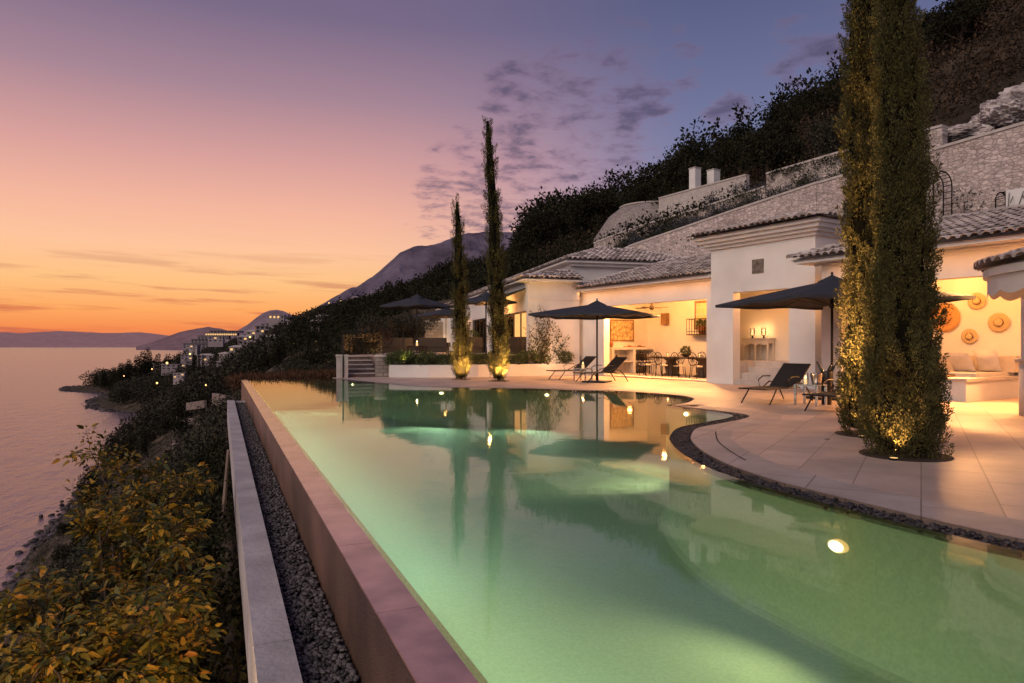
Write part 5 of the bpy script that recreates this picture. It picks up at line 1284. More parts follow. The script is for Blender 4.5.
for x, k, top, kind, lab in ((148,640,347,'pine_tree','big broad pine at the root of the low headland'),(168,560,353,'pine_tree','rounded pine right of the headland'),(193.5,420,342,'cypress','left one of three cypresses against the sea'),(199,420,343,'cypress','middle one of three cypresses against the sea'),(203,430,345,'cypress','right one of three cypresses against the sea'),(238,330,336,'cypress','tall cypress right of the large hotel'),(228,300,344,'cypress','cypress in front of the small white villas'),(290,300,311,'cypress','thin cypress on the ridge beside the lit house'),(297,310,312,'cypress','second thin cypress on the ridge beside the lit house'),(152,330,420,'cypress','slim cypress standing alone near the shore'),(146,335,424,'cypress','smaller cypress standing near the shore')):
    p = px(x, k); z = float(ground_z(*p)); zt = CAMH+(345-top)/F*k
    hgt = {'cypress':8.2,'pine_tree':9.6,'oak':5.8}[kind]; s = max(.5, (zt-z)/hgt); s = min(s, 3.0); zb = zt - s*hgt
    plant(kind, p[0], p[1], s if kind != 'cypress' else min(s, .8+k*.0015), lab, 'single trees on the coast', sz=s, z=zb)
def wood(name, n, region, m, label, c=210, lf=.115):
    P = []; Sz = []
    while len(P) < n:
        x, y, ok = region()
        if not ok: continue
        g = float(ground_z(x, y)); k = math.hypot(x, y); h = min(random.uniform(5, 9)*(1+.0013*k), float(ridge_h(x, y))-g+1.5)
        if h < 2: continue
        P.append((x, y, g)); Sz.append(h)
    P = np.array(P); Sz = np.array(Sz)
    d = rand_dirs(n*c).reshape(n,c,3); rr = (.45+.55*RNG.random((n,c,1))**.5)
    Q = P[:,None,:] + d*rr*(Sz[:,None,None]*np.array([.36,.36,.40])) + np.array([0,0,.55])*Sz[:,None,None]
    ang = np.arctan2(d[...,1], d[...,0]); ph = RNG.random((n,1))*6.28; Q[...,:2] += (d[...,:2]*(Sz[:,None]*.13*(np.sin(ang*3+ph+d[...,2]*4)))[...,None]); Q[...,2] += (RNG.normal(size=(n,c))*.04 + .07*np.sin(ang*4+ph*2))*Sz[:,None]
    D = unit(d*.8+RNG.normal(size=(n,c,3))*.6).reshape(-1,3); Ln = np.repeat(Sz, c)*lf*(.6+.8*RNG.random(n*c))
    V, Fq = leaf_quads(Q.reshape(-1,3), D, Ln, Ln*.6, .1)
    o = link(name, npmesh(name, V, Fq), m); tag(o, label, 'wood', kind='stuff')
def reg_wood():
    k = math.exp(random.uniform(math.log(230), math.log(1000))); x, y = px(random.uniform(45,420), k); z = float(ground_z(x, y)); return x, y, (-42.5 < z < 45)
wood('coastal_wood', 1350, reg_wood, M['coast_haze_leaf'], 'far off dark wood covering the coast and the headland', 260, .09)
wood('olive_wood', 750, reg_wood, M['tree_olive'], 'far off grey green olive grove mixed into the coastal wood', 260, .09)
def reg_wood2():
    x, y = px(random.uniform(300,1090), random.uniform(66, 240)); u, v = to_uv(x, y)
    lx = (x-fx)*math.cos(-FR)-(y-fy)*math.sin(-FR); ly = (x-fx)*math.sin(-FR)+(y-fy)*math.cos(-FR)
    return x, y, (v > 40 and not (-12 < lx < 11 and -2 < ly < 32))
wood('hill_wood', 620, reg_wood2, M['tree_dark'], 'dark evergreen wood covering the upper hill behind the villa', 620, .055)
for x, k, top in ((96,690,373),(104,670,370),(113,650,366),(121,640,362),(129,650,358),(137,640,354),(143,620,350),(158,590,353),(180,560,351),(186,540,349)):
    p = px(x, k); z = float(ground_z(*p)); zt = CAMH+(345-top)/F*k; s = max(.8, min(3., (zt-z)/9.6)); plant('pine_tree', p[0], p[1], s, 'dark pine on the low headland', 'headland pines', z=zt-9.6*s)
# undergrowth: uncountable scrub
def scrub(name, n, region, size, m, label, cat='scrub', lf=.42, c=13):
    P = []
    while len(P) < n:
        x, y, ok = region()
        if ok: P.append((x, y, float(ground_z(x, y))))
    P = np.array(P); k = np.hypot(P[:,0], P[:,1])[:,None]
    s = size*(1+k*.006)
    Q = P[:,None,:] + RNG.normal(size=(n,c,3))*np.array([.5,.5,.28])*s[:,None,:] + np.array([0,0,.25])*s[:,None,:]
    D = unit(RNG.normal(size=(n*c,3))+np.array([0,0,.5])); Ln = np.repeat(s[:,0], c)*lf*(.6+.8*RNG.random(n*c))
    V, Fq = leaf_quads(Q.reshape(-1,3), D, Ln, Ln*.55, .1)
    o = link(name, npmesh(name, V, Fq), m); tag(o, label, cat, kind='stuff'); return o
def reg_hill():
    x, y = px(random.uniform(540,1090), random.uniform(36, 105)); u, v = to_uv(x, y); return x, y, (v > 34 and v < 95)
scrub('hill_scrub', 5200, reg_hill, 1.0, M['brush'], 'dense brown and dark scrub covering the hill behind the villa', 'scrub', .17, 42)
def reg_coast():
    k = math.exp(random.uniform(math.log(30), math.log(800))); x, y = px(random.uniform(30,420), k); z = float(ground_z(x, y)); return x, y, (-43.5 < z < 40 and y > 29.5 and not (x > 3.5 and y < 60))
scrub('coastal_scrub', 8500, reg_coast, .75, M['tree_olive'], 'low dark scrub covering the coastal slope', 'scrub', .2, 26)
def reg_slope():
    x, y = random.uniform(5, 32), random.uniform(31, 85); lx = (x-fx)*math.cos(-FR)-(y-fy)*math.sin(-FR); ly = (x-fx)*math.sin(-FR)+(y-fy)*math.cos(-FR)
    u, v = to_uv(x, y); return x, y, not (-9.5 < lx < 10 and -3 < ly < 28) and not (u < 34 and v < 27)
scrub('slope_scrub', 2600, reg_slope, 1.1, M['tree_dark'], 'dark bushy scrub on the slope around the far end of the guest wing', 'scrub', .16, 46)
def reg_kerb():
    x, y = random.uniform(-4.5,.12), 1.2+29*random.random()**1.7; return x, y, True
scrub('kerb_scrub', 3600, reg_kerb, .5, M['tree_dark'], 'dark leafy scrub on the slope directly below the channel kerb', 'scrub', .2, 40)
def reg_terr():
    u = random.uniform(13, 36); v = random.choice((random.uniform(26.4,28.6), random.uniform(26.4,28.6), random.uniform(29.7,32.8))); x, y = HL(u, v); return x, y, True
scrub('terrace_groundcover', 3400, reg_terr, .34, M['lavender'], 'grey green ground cover on the stone hillside terraces', 'ground cover')
# reddish dry shrubs just beyond the far pool edge
P = []
for _ in range(520):
    x = random.uniform(.4, 4.4); y = random.uniform(28.1, 30.5); P.append((x, y, -.25+random.random()*.3-.15*(4.2-x)/4, random.random()))
P = np.array(P); c = 22; Q = np.repeat(P[:,:3], c, 0) + RNG.normal(size=(len(P)*c,3))*np.array([.14,.14,.07])
D = unit(RNG.normal(size=(len(Q),3))*.6+np.array([0,0,1.])); V, Fq = leaf_quads(Q, D, .16+.14*RNG.random(len(Q)), .022, .1)
t_ = link('dry_grasses', npmesh('dry', V, Fq), M['redgrass']); tag(t_, 'reddish dry grasses growing beyond the far pool edge', 'grass', kind='stuff')
for i, (x, k, r, h, lab) in enumerate([(362,31.5,.8,1.75,'dense shrub behind the glass balustrade, left'),(375,32.5,.8,1.9,'taller shrub behind the glass balustrade, right'),(352,34,.9,1.6,'dark shrub at the left edge of the glass balustrade')]):
    p = px(x, k); shrub('dense_shrub', lab, (p[0], p[1], .55 if k < 33 else .2), r, h, M['tree_olive'] if i != 1 else M['brush'], 1500, .11)
for i, (x, k, r, h) in enumerate([(306,33,1.1,1.5),(322,34,1.2,2.0),(286,36,1.2,1.6),(268,40,1.3,1.6),(332,42,1.5,2.8),(300,48,1.6,2.6)]):
    p = px(x, k); shrub('dense_shrub', ['dark shrub beyond the pool, just left of the gate pier','dark shrub beyond the pool, second from the gate pier','dark shrub beyond the middle of the far pool edge','dark shrub beyond the left end of the far pool edge','tall dark shrub left behind the gate pier','broad dark shrub farther behind the far pool edge'][i], (p[0], p[1], float(ground_z(*p))-.1), r, h*1.1+.4, M['tree_olive'], 1800, .14)
for i, (x, k, r, h) in enumerate([(384,45,1.5,3.3),(396,49,1.6,3.8),(407,48,1.5,3.4),(419,50,1.5,4.0),(372,42,1.5,3.0)]):
    p = px(x, k); shrub('dense_shrub', ['tall shrub behind the left parasol of the upper terrace','leafy shrub right behind the left parasol pole','dark shrub between the two left parasols','tall dark shrub left of the far rubble wall','broad shrub left of the left parasol on the upper terrace'][i], (p[0], p[1], .3), r, h, M['tree_olive'], 2600, .15)
uplight((*px(374,31.3), .9), (*px(374,32.5), 2.2), 10, 'garden spotlight behind the garden steps', 120, (1.,.8,.2))

# garden terraces and walls on the slope left of the pool
def arcwall(pts, zt, h, lab, th=.4):
    P = catmull(pts, 8); t = thing('terrace_wall', lab, 'wall')
    Q = offset(P, th); vs = []
    for p, q, s in zip(P, Q, np.linspace(0,1,len(P))):
        z = zt[0]*(1-s)+zt[1]*s+.5; vs += [(p[0],p[1],z-h),(p[0],p[1],z),(q[0],q[1],z),(q[0],q[1],z-h)]
    n = len(P); fs = [(i*4+k, i*4+(k+1)%4, (i+1)*4+(k+1)%4, (i+1)*4+k) for i in range(n-1) for k in range(4)] + [(0,1,2,3), ((n-1)*4+3,(n-1)*4+2,(n-1)*4+1,(n-1)*4)]
    b = MB(); b.add(vs, fs); b.build('masonry', M['gwall'], t)
M['gwall'] = mat('gwall', (.20,.15,.13), .95, .35, .8, .5, 4)
for (ps, k, lab) in (([(172,443),(178,452),(192,456),(212,457),(232,457)], (150,120), 'curved pale terrace wall nearest on the slope below the pool kerb'),
                     ([(196,445),(210,446),(222,447),(234,446)], (140,120), 'straight terrace wall just above the curved one'),
                     ([(212,396),(220,402),(230,404),(240,402)], (120,100), 'pale rubble wall beside the far end of the channel kerb'),
                     ([(186,405),(192,412),(199,410),(204,402)], (175,165), 'short curved wall among trees above the shore'),
                     ([(212,425),(222,431),(236,430)], (125,110), 'low terrace wall halfway down beside the kerb'),
                     ([(135,436),(140,447),(142,460),(150,470)], (300,230), 'pale rocky wall by the path near the shore'),
                     ([(160,428),(168,433),(178,434)], (250,220), 'short pale wall among trees above the shore path'),
                     ([(196,425),(205,430),(214,428)], (170,150), 'pale curved wall in the middle of the slope'),
                     ([(176,418),(184,422),(193,420)], (230,210), 'thin pale wall high on the shore slope'),
                     ([(150,418),(155,436),(163,446),(158,462)], (260,220), 'pale wall edging the shore path')):
    pts = []; n = len(ps)
    for i, (x, y) in enumerate(ps):
        kk = k[0]+(k[1]-k[0])*i/(n-1); pts.append((*px(x, kk), CAMH+(345-y)/F*kk))
    zz = [p[2] for p in pts]; arcwall([(p[0],p[1]) for p in pts], (zz[0], zz[-1]), 1.9, lab, .6)
# leaning post below the kerb
p = px(230, 15); t = thing('kerb_buttress', 'pale leaning post standing below the channel kerb', 'post', (p[0]-.05, p[1], 0)); b = MB()
b.tube([(-.16,0,-3.4),(.02,0,-1.0)], [.06,.04], 6); b.build('post', M['gwall'], t); b = MB(); b.box(-.45,-.3,-3.6,.1,.3,-3.36); b.build('footing', M['concrete'], t)

# ------------------------------------------------------------------ houses along the coast
def house(name, lab, cat, c, w, d, h, rz, mw, floors=2, nw=4, lit=(), roof=True, below=4.):
    t = thing(name, lab, cat, c, rz)
    b = MB(); b.box(-w/2,-d/2,-below,w/2,d/2,h); wo = b.build('wall', mw, t)
    r = MB(); r.box(-w/2-.3,-d/2-.3,h+.01,w/2+.3,d/2+.3,h+.35)
    if roof: r.add([(-w/2-.4,-d/2-.4,h+.36),(w/2+.4,-d/2-.4,h+.36),(w/2+.4,d/2+.4,h+.36),(-w/2-.4,d/2+.4,h+.36),(-w/4,0,h+.36+d*.16),(w/4,0,h+.36+d*.16)], [(0,1,5,4),(1,2,5),(2,3,4,5),(3,0,4)])
    r.build('roof', M['housewall'] if not roof else M['tile'], t)
    fh = h/floors
    for f in range(floors):
        for i in range(nw):
            x = -w/2 + w*(i+.5)/nw; z = f*fh+fh*.3; ww = min(w/nw*.5, 1.6 if w < 25 else 5)
            win = MB(); win.box(x-ww/2,-d/2-.06,z,x+ww/2,-d/2-.01,z+fh*.5); wi = win.build('window', M['litpane'] if (f,i) in lit else M['pane'], wo)
        for i in range(2):
            y = -d/2 + d*(i+.5)/2; z = f*fh+fh*.3
            win = MB(); win.box(-w/2-.06,y-.6,z,-w/2-.01,y+.6,z+fh*.5); win.build('window', M['litpane'] if (f,10+i) in lit else M['pane'], wo)
    return t
HS = [('white_house','white two storey house with warm terrace light below the hotel',229,372,300,13,8,5.5,.2,2,4,((0,1),(0,2))),
      ('white_house','pinkish house with two glowing windows above the white house',237,358,320,9,7,6,.25,2,3,((0,1),(0,2),(1,0))),
      ('white_house','long low white house on the wooded headland slope',174,372,520,24,9,6,.35,2,5,((1,4),)),
      ('white_house','small white house stepped behind the long low one',187,362,540,12,8,6,.3,2,3,((0,2),)),
      ('white_house','white block with a row of dark windows on the ridge',329,328,230,10,8,4.6,.1,2,4,()),
      ('white_house','lower white house joined left of the ridge block',318,331,232,6,6,3.6,.1,1,2,()),
      ('ridge_house','low house with brightly lit terrace on the ridge',277,322,330,13,8,4.5,.2,1,4,((0,0),(0,1),(0,2))),
      ('ridge_house','small house right of the brightly lit ridge house',293,329,300,8,7,5,.2,2,3,((0,0),)),
      ('ridge_house','lit house below the far mountain, right of the ridge block',385,299,420,11,7,4,.1,1,4,((0,1),)),
      ('ridge_house','tiny house with white roof under the mountain',397,294,450,16,8,3.5,.1,1,4,((0,0),)),
      ('white_house','little white house in trees left of the ridge house',253,351,340,8,6,5,.2,2,3,((0,1),)),
      ('white_house','little house with a lamp at its wall above the pool end',273,346,260,7,6,4,.2,1,3,())]
for (nm, lab, x, y, k, w, d, h, rz, fl_, nw, lit) in HS:
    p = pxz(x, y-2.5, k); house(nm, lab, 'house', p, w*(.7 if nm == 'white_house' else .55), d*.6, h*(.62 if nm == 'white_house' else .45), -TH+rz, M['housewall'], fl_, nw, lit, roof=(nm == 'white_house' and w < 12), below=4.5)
for i, (x, y, k, w_, h_) in enumerate([(262,336,300,5,2.5),(245,347,350,6,3),(213,374,420,7,3),(200,379,450,6,2.5),(300,347,260,5,2.6),(310,331,300,5,2.6),(345,318,330,6,2.6),(358,306,480,8,3),(180,381,430,6,2.5),(228,364,330,6,3),(193,353,560,8,3.4),(206,364,480,9,3.4),(236,368,300,6,3),(243,360,330,6,3),(216,345,560,10,3.6),(255,341,380,7,3),(269,333,380,7,3),(284,330,360,6,2.8),(160,371,600,8,3.2),(372,303,500,8,2.8)]):
    o_ = house('small_house', 'small pale house standing among the dark trees of the coast', 'house', pxz(x, y-3, k), w_*1.15, w_*.65, h_*1.15, -TH+random.uniform(-.5,.5), M['housewall'], 2, 3, random.choice([(),((0,1),),((0,0),(1,2)),((1,1),)]), roof=random.random() < .6, below=4); o_['group'] = 'small houses on the coast'
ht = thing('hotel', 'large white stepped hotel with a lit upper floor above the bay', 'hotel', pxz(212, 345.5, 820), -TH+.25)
b = MB()
for (x0, x1, z0, z1, y0) in ((-40,6,-30,4,0),(-30,14,4.01,12,4),(-22,22,12.01,19,8),(-12,34,19.01,25,12),(-6,40,25.01,29,16)): b.box(x0, y0, z0, x1, y0+22, z1)
hw = b.build('wall', M['hotelwall'], ht)
for (x0, x1, z0, y0) in ((-40,6,-4,0),(-40,6,0,0),(-30,14,5.5,4),(-30,14,9,4),(-22,22,13.5,8),(-6,40,26,16)):
    nwn = 9
    for i in range(nwn):
        b = MB(); x = x0+(x1-x0)*(i+.2)/nwn; b.box(x, y0-.25, z0, x+(x1-x0)/nwn*.6, y0-.02, z0+2.2); b.build('window', M['pane'], hw)
for i in range(14):
    b = MB(); x = -11+i*3.2; b.box(x, 11.7, 20.4, x+2.3, 11.96, 23.2); b.build('window', M['litpane'], hw)
b = MB()
for (x0, x1, z1, y0) in ((-40,6,4,0),(-30,14,12,4),(-22,22,19,8),(-12,34,25,12),(-6,40,29,16)): b.box(x0-.8, y0-1.2, z1+.02, x1+.8, y0+3.9, z1+.7)
b.build('roof_slab', M['hotelwall'], ht); ht.scale = (.8,.8,.62)
# lamps glowing among the trees
for i, (x, y, k) in enumerate([(124,376,600),(157,383,470),(163,364,560),(167,363,555),(190,354,500),(206,385,230),(226,376,280),(245,362,300),(209,357,520),(250,337,320),(287,333,280),(267,341,270),(293,343,220),(316,342,180),(329,303,600),(362,300,600),(375,301,560),(308,357,160),(409,293,480),(341,300,600),(171,397,300),(152,369,560),(172,371,540),(240,370,290),(219,366,400),(247,354,380),(231,368,320),(258,330,500),(275,345,300),(236,347,600),(302,338,320),(262,357,250),(350,306,500),(389,303,520)]):
    p = pxz(x, y, k); r = .06+k*.0012*(.4+random.random()*.9)
    t = thing('path_lamp', 'small warm lamp glowing among the dark trees of the coast', 'lamp', (p[0],p[1],p[2]), 0, 'lamps on the coastal slope')
    b = MB(); b.lathe([(r*.3,-r),(r*.8,-r*.5),(r,0),(r*.75,r*.6),(r*.2,r)], 10); b.build('globe', M['farlamp'], t, True)
    b = MB(); b.tube([(0,0,-3.5),(0,0,-r)], .07, 5); b.build('post', M['darkmetal'], t)
# jetty and shore rocks
t = thing('jetty', 'dark stone jetty curving into the small bay', 'jetty')
b = MB(); pts = [pxz(153,418,433), pxz(140,411,455), pxz(120,407,480), pxz(108,410,478), pxz(99,410,480)]
b.prism([(p[0],p[1]) for p in catmull([(q[0],q[1]) for q in pts], 5)] + [(p[0]+1,p[1]+7) for p in catmull([(q[0],q[1]) for q in pts], 5)][::-1], -46, -43.6); b.build('jetty_wall', M['shore'], t)
t = thing('jetty', 'flat dark landing strip near the headland tip', 'jetty')
pts = [(px(64,752)), px(80,735), px(104,700)]; b = MB(); b.prism(list(pts)+[(p[0]+2,p[1]+9) for p in pts][::-1], -46, -44.2); b.build('jetty_wall', M['shore'], t)
t = thing('beach', 'pale small beach in the bay below the pines', 'beach')
b = MB(); b.prism([px(108,400,) if False else px(100,545), px(118,500), px(140,470), px(152,470), px(150,560), px(125,600), px(105,610)], -46, -44.4); b.build('sand', mat('sand', (.22,.17,.15), .95, .2, .1), t)
P = []
for _ in range(2600):
    y = random.uniform(120, 900); xs = float(np.interp(y, SH_Y, SH_X)); P.append((xs+random.gauss(1.5,2.2), y, -45+random.random()*.7))
P = np.array(P); so_ = pebbles('shore_rocks', P, .8, M['shore']); so_.data.polygons.foreach_set('use_smooth', [False]*len(so_.data.polygons)); tag(so_, 'dark rocks scattered along the waterline', 'rocks', kind='stuff')
bt_ = thing('boat', 'tiny pale moored boat in the small bay', 'boat', (*px(141,416*1.05), -44.95), .6)
b = MB(); b.add([(-3,-1,.0),(2,-1,.0),(4,0,.4),(2,1,.0),(-3,1,.0),(-3,-1.2,1.1),(2,-1.2,1.2),(4.6,0,1.5),(2,1.2,1.2),(-3,1.2,1.1)], [(0,1,6,5),(1,2,7,6),(2,3,8,7),(3,4,9,8),(4,0,5,9),(5,6,7,8,9)]); b.build('hull', M['housewall'], bt_)
b = MB(); b.box(-1,-.7,1.2,1,.7,2.2); b.build('cabin', M['hotelwall'], bt_)

# ------------------------------------------------------------------ golden tree below the kerb, lower left
_r = [n for n in M['autumn'].node_tree.nodes if n.type == 'VALTORGB'][0].color_ramp
for pos_, c_ in ((.32, (.045,.055,.010,1)), (.52, (.17,.13,.016,1)), (.70, (.36,.21,.020,1)), (.84, (.40,.15,.018,1))):
    e_ = _r.elements.new(pos_); e_.color = c_
_r.elements[0].color = (.016,.024,.006,1); _r.elements[-1].color = (.30,.085,.015,1)
ft = thing('golden_tree', 'leafy tree with yellow green and orange leaves below the kerb at lower left', 'tree')
base = Vector((*px(95, 8.2), -5.6)); ft.location = base
sk = MB(); tips = []
def branch(p, d, L_, r, lvl):
    pts = [p]; q = p.copy(); dd = d.copy()
    for i in range(4):
        dd = (dd + Vector((random.gauss(0,.16),random.gauss(0,.16),random.gauss(.02,.10)))).normalized(); q = q + dd*L_/4; pts.append(q.copy())
        if lvl >= 2: tips.append((q.copy(), dd.copy()))
    sk.tube(pts, [r,r*.85,r*.7,r*.6,r*.45], 5)
    if lvl < 3:
        for i in range(4 if lvl < 2 else 3):
            a = random.random()*2*PI; s = random.uniform(.5,1.0)
            o_ = dd.orthogonal().normalized(); o_ = Matrix.Rotation(a, 3, dd) @ o_
            branch(pts[random.choice((2,3,4,4))], (dd*.75+o_*s+Vector((0,0,.05))).normalized(), L_*random.uniform(.55,.8), r*.5, lvl+1)
CRN = [(40,640,5.6),(85,640,5.4),(135,650,5.6),(165,640,6.0),(65,670,5.2),(115,675,5.2),(160,675,5.4),(15,680,5.2),(150,555,7.0),(130,505,8.0),(30,590,6.4),(80,570,6.6),(140,590,6.3),(165,570,6.8),(100,520,7.6),(150,520,7.4),(170,520,7.8),(120,480,8.6),(160,470,8.6),(172,490,8.4),(60,610,6.0),(155,620,5.6),(110,610,5.8),(10,650,5.8),(105,465,8.8)]
CRN = [c for c in CRN if c[0]+58*6/c[2] < 222]
for (x, y, k) in CRN:
    T_ = Vector(pxz(x, y+12, k))-base
    st0 = Vector((0,0,1.2)); mid = st0.lerp(T_, .5)+Vector((random.gauss(0,.15),random.gauss(0,.15),-.2))
    sk.tube([Vector((0,0,0)), st0, mid, T_], [.09,.06,.035,.018], 6)
    for j in range(4):
        dd = Vector((random.gauss(0,1),random.gauss(0,1),random.uniform(.1,1.0))).normalized(); branch(mid.lerp(T_, .7+.3*random.random()), dd, random.uniform(.32,.55), .010, 2)
P = []; D = []
for p, d in tips:
    for j in range(random.randint(7,11)):
        o_ = Vector((random.gauss(0,1),random.gauss(0,1),random.gauss(-.15,.5))).normalized()
        P.append(p+o_*random.uniform(.01,.10)); D.append((d*.6+o_*.75+Vector((0,0,-.12))).normalized())
P = np.array([tuple(q) for q in P]); D = np.array([tuple(q) for q in D])
def real_leaves(P, D, Ln, wd):               # pointed leaves, folded on the midrib, bent downward
    n = len(P); side = np.cross(D, np.array([0,0,1.])+RNG.normal(size=(n,3))*.45); side = unit(side); nor = np.cross(side, D)
    Ln = Ln.reshape(-1,1); w = Ln*wd
    a = P; b1 = P+D*Ln*.3+side*w*.5+nor*w*.18; b2 = P+D*Ln*.3-side*w*.5+nor*w*.18; m1 = P+D*Ln*.32
    c1 = P+D*Ln*.65+side*w*.36-np.array([0,0,1.])*Ln*.06+nor*w*.12; c2 = P+D*Ln*.65-side*w*.36-np.array([0,0,1.])*Ln*.06+nor*w*.12; m2 = P+D*Ln*.66-np.array([0,0,1.])*Ln*.06
    t = P+D*Ln-np.array([0,0,1.])*Ln*.18
    V = np.stack([a,b1,m1,b2,c1,m2,c2,t],1).reshape(-1,3); o = (np.arange(n)*8)[:,None,None]
    Q = np.array([(0,2,1,1),(0,3,2,2),(1,2,5,4),(2,3,6,5),(4,5,7,7),(5,6,7,7)])
    tri = np.array([(0,2,1),(0,3,2),(1,2,5),(1,5,4),(2,3,6),(2,6,5),(4,5,7),(5,6,7)])
    return V, (o+tri[None]).reshape(-1,3)
V, Fq = real_leaves(P, D, .04+.085*RNG.random(len(P))**1.3, .46)
fo = link('foliage', npmesh('golden', V, Fq), M['autumn'], ft, smooth=False)
sk.build('trunk', M['bark'], ft)
uplight((.06, 2.6, -.62), pxz(110, 590, 6.6), 620, 'added unseen spotlight on the kerb face brightening the golden tree', 110, (1.,.62,.24))  # added lamp outside the view, brightens the golden leaves
for i, (x, k, z, r, h, lab) in enumerate([(225,7.2,-4.2,.9,2.0,'dark shrub right below the kerb, nearest the viewer'),(214,9.5,-4.2,1.0,2.2,'dark shrub below the kerb, behind the golden tree'),(212,13,-5,1.2,2.6,'dark shrub below the kerb near the leaning post'),(216,19,-5.2,1.4,3.2,'tall dark shrub below the middle of the kerb'),(205,24,-6.5,1.6,3.6,'broad dark shrub on the slope left of the kerb'),(222,30,-5.8,1.7,4.0,'broad dark shrub below the far end of the kerb'),(150,14,-8,1.5,3.4,'dark shrub hidden behind the golden tree crown'),(195,38,-9.5,2.0,4.6,'large dark shrub farther down the slope'),(60,11,-9,1.5,3.2,'dark shrub at the water side of the golden tree')]):
    p = px(x, k); shrub('slope_shrub', lab, (p[0], p[1], z), r*1.25, h, M['tree_olive'], 2600, .12)

# ------------------------------------------------------------------ sky
w = bpy.data.worlds.new('World'); scene.world = w; w.use_nodes = True
nt = w.node_tree; N, L = nt.nodes, nt.links
bg = N['Background']
SUN_AZ = math.atan2(*px(150, 1)[::1])           # bearing of the afterglow
sdx, sdy = math.sin(SUN_AZ), math.cos(SUN_AZ)
tc = N.new('ShaderNodeTexCoord')
sep = N.new('ShaderNodeSeparateXYZ'); L.new(tc.outputs['Generated'], sep.inputs[0])
def mth(op, a, b=None, c=None, clamp=False):
    n = N.new('ShaderNodeMath'); n.operation = op; n.use_clamp = clamp
    for i, q in enumerate((a, b, c)):
        if q is None: continue
        if isinstance(q, (int, float)): n.inputs[i].default_value = q
        else: L.new(q, n.inputs[i])
    return n.outputs[0]
X, Y, Z = sep.outputs
hor = mth('SQRT', mth('ADD', mth('MULTIPLY', X, X), mth('MULTIPLY', Y, Y)))
dot = mth('DIVIDE', mth('ADD', mth('MULTIPLY', X, sdx), mth('MULTIPLY', Y, sdy)), mth('MAXIMUM', hor, .001))
def lin(c): return tuple(((q/255+.055)/1.055)**2.4 if q > 10 else q/255/12.92 for q in c)
def ramp(stops, fac):
    r = N.new('ShaderNodeValToRGB'); e = r.color_ramp.elements
    while len(e) < len(stops): e.new(.5)
    for q, (p, c) in zip(e, stops): q.position = p; q.color = (*lin(c), 1)
    L.new(fac, r.inputs[0]); return r.outputs[0]
zc = mth('MAXIMUM', Z, 0.)
warm = ramp([(0,(222,122,88)),(.02,(246,140,80)),(.045,(255,170,98)),(.085,(255,196,132)),(.13,(255,197,157)),(.18,(245,183,158)),(.25,(215,160,156)),(.33,(167,134,149)),(.42,(122,107,136)),(.6,(92,86,124)),(1,(84,84,124))], zc)
cool = ramp([(0,(205,160,165)),(.06,(185,155,172)),(.13,(154,150,178)),(.2,(134,139,174)),(.33,(110,115,153)),(.44,(90,96,133)),(.6,(80,86,128)),(1,(80,84,126))], zc)
f = N.new('ShaderNodeMapRange'); f.interpolation_type = 'SMOOTHSTEP'; f.inputs['From Min'].default_value = .99; f.inputs['From Max'].default_value = .72; L.new(dot, f.inputs['Value'])
mx = N.new('ShaderNodeMix'); mx.data_type = 'RGBA'; L.new(f.outputs[0], mx.inputs[0]); L.new(warm, mx.inputs[6]); L.new(cool, mx.inputs[7])
col = mx.outputs[2]
# altocumulus field on a flat cloud deck, and thin streaks low over the afterglow
den = mth('ADD', zc, .12)
cmb = N.new('ShaderNodeCombineXYZ'); L.new(mth('DIVIDE', X, den), cmb.inputs[0]); L.new(mth('DIVIDE', Y, den), cmb.inputs[1])
n1 = N.new('ShaderNodeTexNoise'); n1.inputs['Scale'].default_value = 8.; n1.inputs['Detail'].default_value = 10; n1.inputs['Roughness'].default_value = .6; n1.inputs['Distortion'].default_value = .12; L.new(cmb.outputs[0], n1.inputs['Vector'])
def dirpx(x, y):
    a, b_ = px(x, 1.0); v_ = Vector((a, b_, (345-y)/F)); return v_.normalized()
def mask(x, y, rx, power=1.):
    c = dirpx(x, y)
    vm = N.new('ShaderNodeVectorMath'); vm.operation = 'DISTANCE'; L.new(tc.outputs['Generated'], vm.inputs[0]); vm.inputs[1].default_value = c
    mr = N.new('ShaderNodeMapRange'); mr.interpolation_type = 'SMOOTHSTEP'; mr.inputs['From Min'].default_value = rx; mr.inputs['From Max'].default_value = 0.; L.new(vm.outputs['Value'], mr.inputs['Value']); return mr.outputs[0]
m = mth('MAXIMUM', mth('MULTIPLY', mask(555,150,.24), 1.), mth('MULTIPLY', mask(640,65,.17), .8))
m = mth('MAXIMUM', m, mth('MULTIPLY', mask(470,190,.17), .9)); m = mth('MAXIMUM', m, mth('MULTIPLY', mask(730,112,.09), .6)); m = mth('MAXIMUM', m, mth('MULTIPLY', mask(830,45,.16), .75))
m = mth('MULTIPLY', m, 1.9, clamp=True)
thr = mth('SUBTRACT', .78, mth('MULTIPLY', m, .335))
n1b = N.new('ShaderNodeTexNoise'); n1b.inputs['Scale'].default_value = 2.6; n1b.inputs['Detail'].default_value = 4; n1b.inputs['Distortion'].default_value = .6; L.new(cmb.outputs[0], n1b.inputs['Vector'])
cn = mth('ADD', mth('MULTIPLY', n1.outputs['Fac'], .60), mth('MULTIPLY', n1b.outputs['Fac'], .42))
cf = N.new('ShaderNodeMapRange'); cf.interpolation_type = 'SMOOTHSTEP'; L.new(cn, cf.inputs['Value']); L.new(thr, cf.inputs['From Min']); L.new(mth('ADD', thr, .19), cf.inputs['From Max'])
ccol = ramp([(0,(215,158,150)),(.17,(176,134,150)),(.28,(150,115,138)),(.4,(132,104,130)),(1,(90,80,110))], zc)
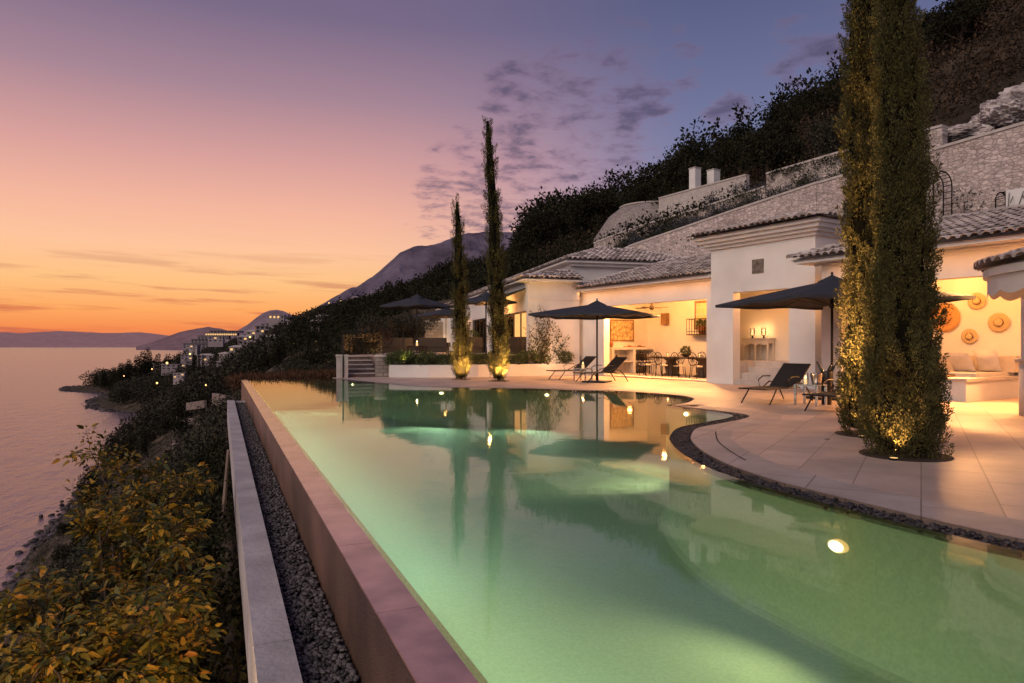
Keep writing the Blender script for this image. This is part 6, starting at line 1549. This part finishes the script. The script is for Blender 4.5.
cdark = ramp([(0,(180,120,120)),(.17,(108,92,114)),(.28,(90,82,108)),(.4,(88,80,108)),(1,(70,66,90))], zc)
cm2 = N.new('ShaderNodeMix'); cm2.data_type = 'RGBA'; L.new(cf.outputs[0], cm2.inputs[0]); L.new(ccol, cm2.inputs[6]); L.new(cdark, cm2.inputs[7])
mx2 = N.new('ShaderNodeMix'); mx2.data_type = 'RGBA'; L.new(mth('MULTIPLY', cf.outputs[0], .8), mx2.inputs[0]); L.new(col, mx2.inputs[6]); L.new(cm2.outputs[2], mx2.inputs[7])
az = mth('ARCTAN2', X, Y)
cm3 = N.new('ShaderNodeCombineXYZ'); L.new(mth('MULTIPLY', az, 2.4), cm3.inputs[0]); L.new(mth('MULTIPLY', mth('ADD', zc, mth('MULTIPLY', az, .03)), 34.), cm3.inputs[1])
n2 = N.new('ShaderNodeTexNoise'); n2.inputs['Scale'].default_value = 1.9; n2.inputs['Detail'].default_value = 6; n2.inputs['Roughness'].default_value = .55; L.new(cm3.outputs[0], n2.inputs['Vector'])
sf = N.new('ShaderNodeMapRange'); sf.interpolation_type = 'SMOOTHSTEP'; sf.inputs['From Min'].default_value = .50; sf.inputs['From Max'].default_value = .66; L.new(n2.outputs['Fac'], sf.inputs['Value'])
lowm = N.new('ShaderNodeMapRange'); lowm.interpolation_type = 'SMOOTHSTEP'; lowm.inputs['From Min'].default_value = .16; lowm.inputs['From Max'].default_value = .05; L.new(zc, lowm.inputs['Value'])
wm = mth('SUBTRACT', 1., f.outputs[0], clamp=True)
scol = ramp([(0,(190,95,78)),(.05,(214,112,78)),(.1,(206,142,112)),(1,(170,130,130))], zc)
mx3 = N.new('ShaderNodeMix'); mx3.data_type = 'RGBA'; L.new(mth('MULTIPLY', mth('MULTIPLY', sf.outputs[0], mth('MULTIPLY', lowm.outputs[0], wm)), .85), mx3.inputs[0]); L.new(mx2.outputs[2], mx3.inputs[6]); L.new(scol, mx3.inputs[7])
L.new(mx3.outputs[2], bg.inputs['Color']); bg.inputs['Strength'].default_value = 1.0
# soft western twilight
sd = bpy.data.lights.new('sun', 'SUN'); sd.energy = 1.85; sd.angle = R(50); sd.color = (1., .80, .63)
so2 = bpy.data.objects.new('sun', sd); COL.objects.link(so2); so2.location = (-34, -12, 31); aim(so2, (10, 12, 0))

# ------------------------------------------------------------------ camera
cd = bpy.data.cameras.new('camera'); cd.sensor_width = 36; cd.lens = F/1024*36; cd.clip_start = .05; cd.clip_end = 60000; cd.shift_y = 3.5/1024
co_ = bpy.data.objects.new('camera', cd); COL.objects.link(co_); co_.location = (0,0,CAMH); co_.rotation_euler = (R(90),0,-TH); scene.camera = co_
scene.render.engine = 'CYCLES'
try:
    scene.cycles.use_denoising = True; scene.cycles.denoiser = 'OPENIMAGEDENOISE'
except Exception: pass
scene.cycles.max_bounces = 8; scene.cycles.transparent_max_bounces = 12; scene.cycles.sample_clamp_indirect = 6; scene.cycles.caustics_reflective = False; scene.cycles.caustics_refractive = False
scene.view_settings.view_transform = 'Standard'; scene.view_settings.look = 'None'; scene.view_settings.exposure = 0
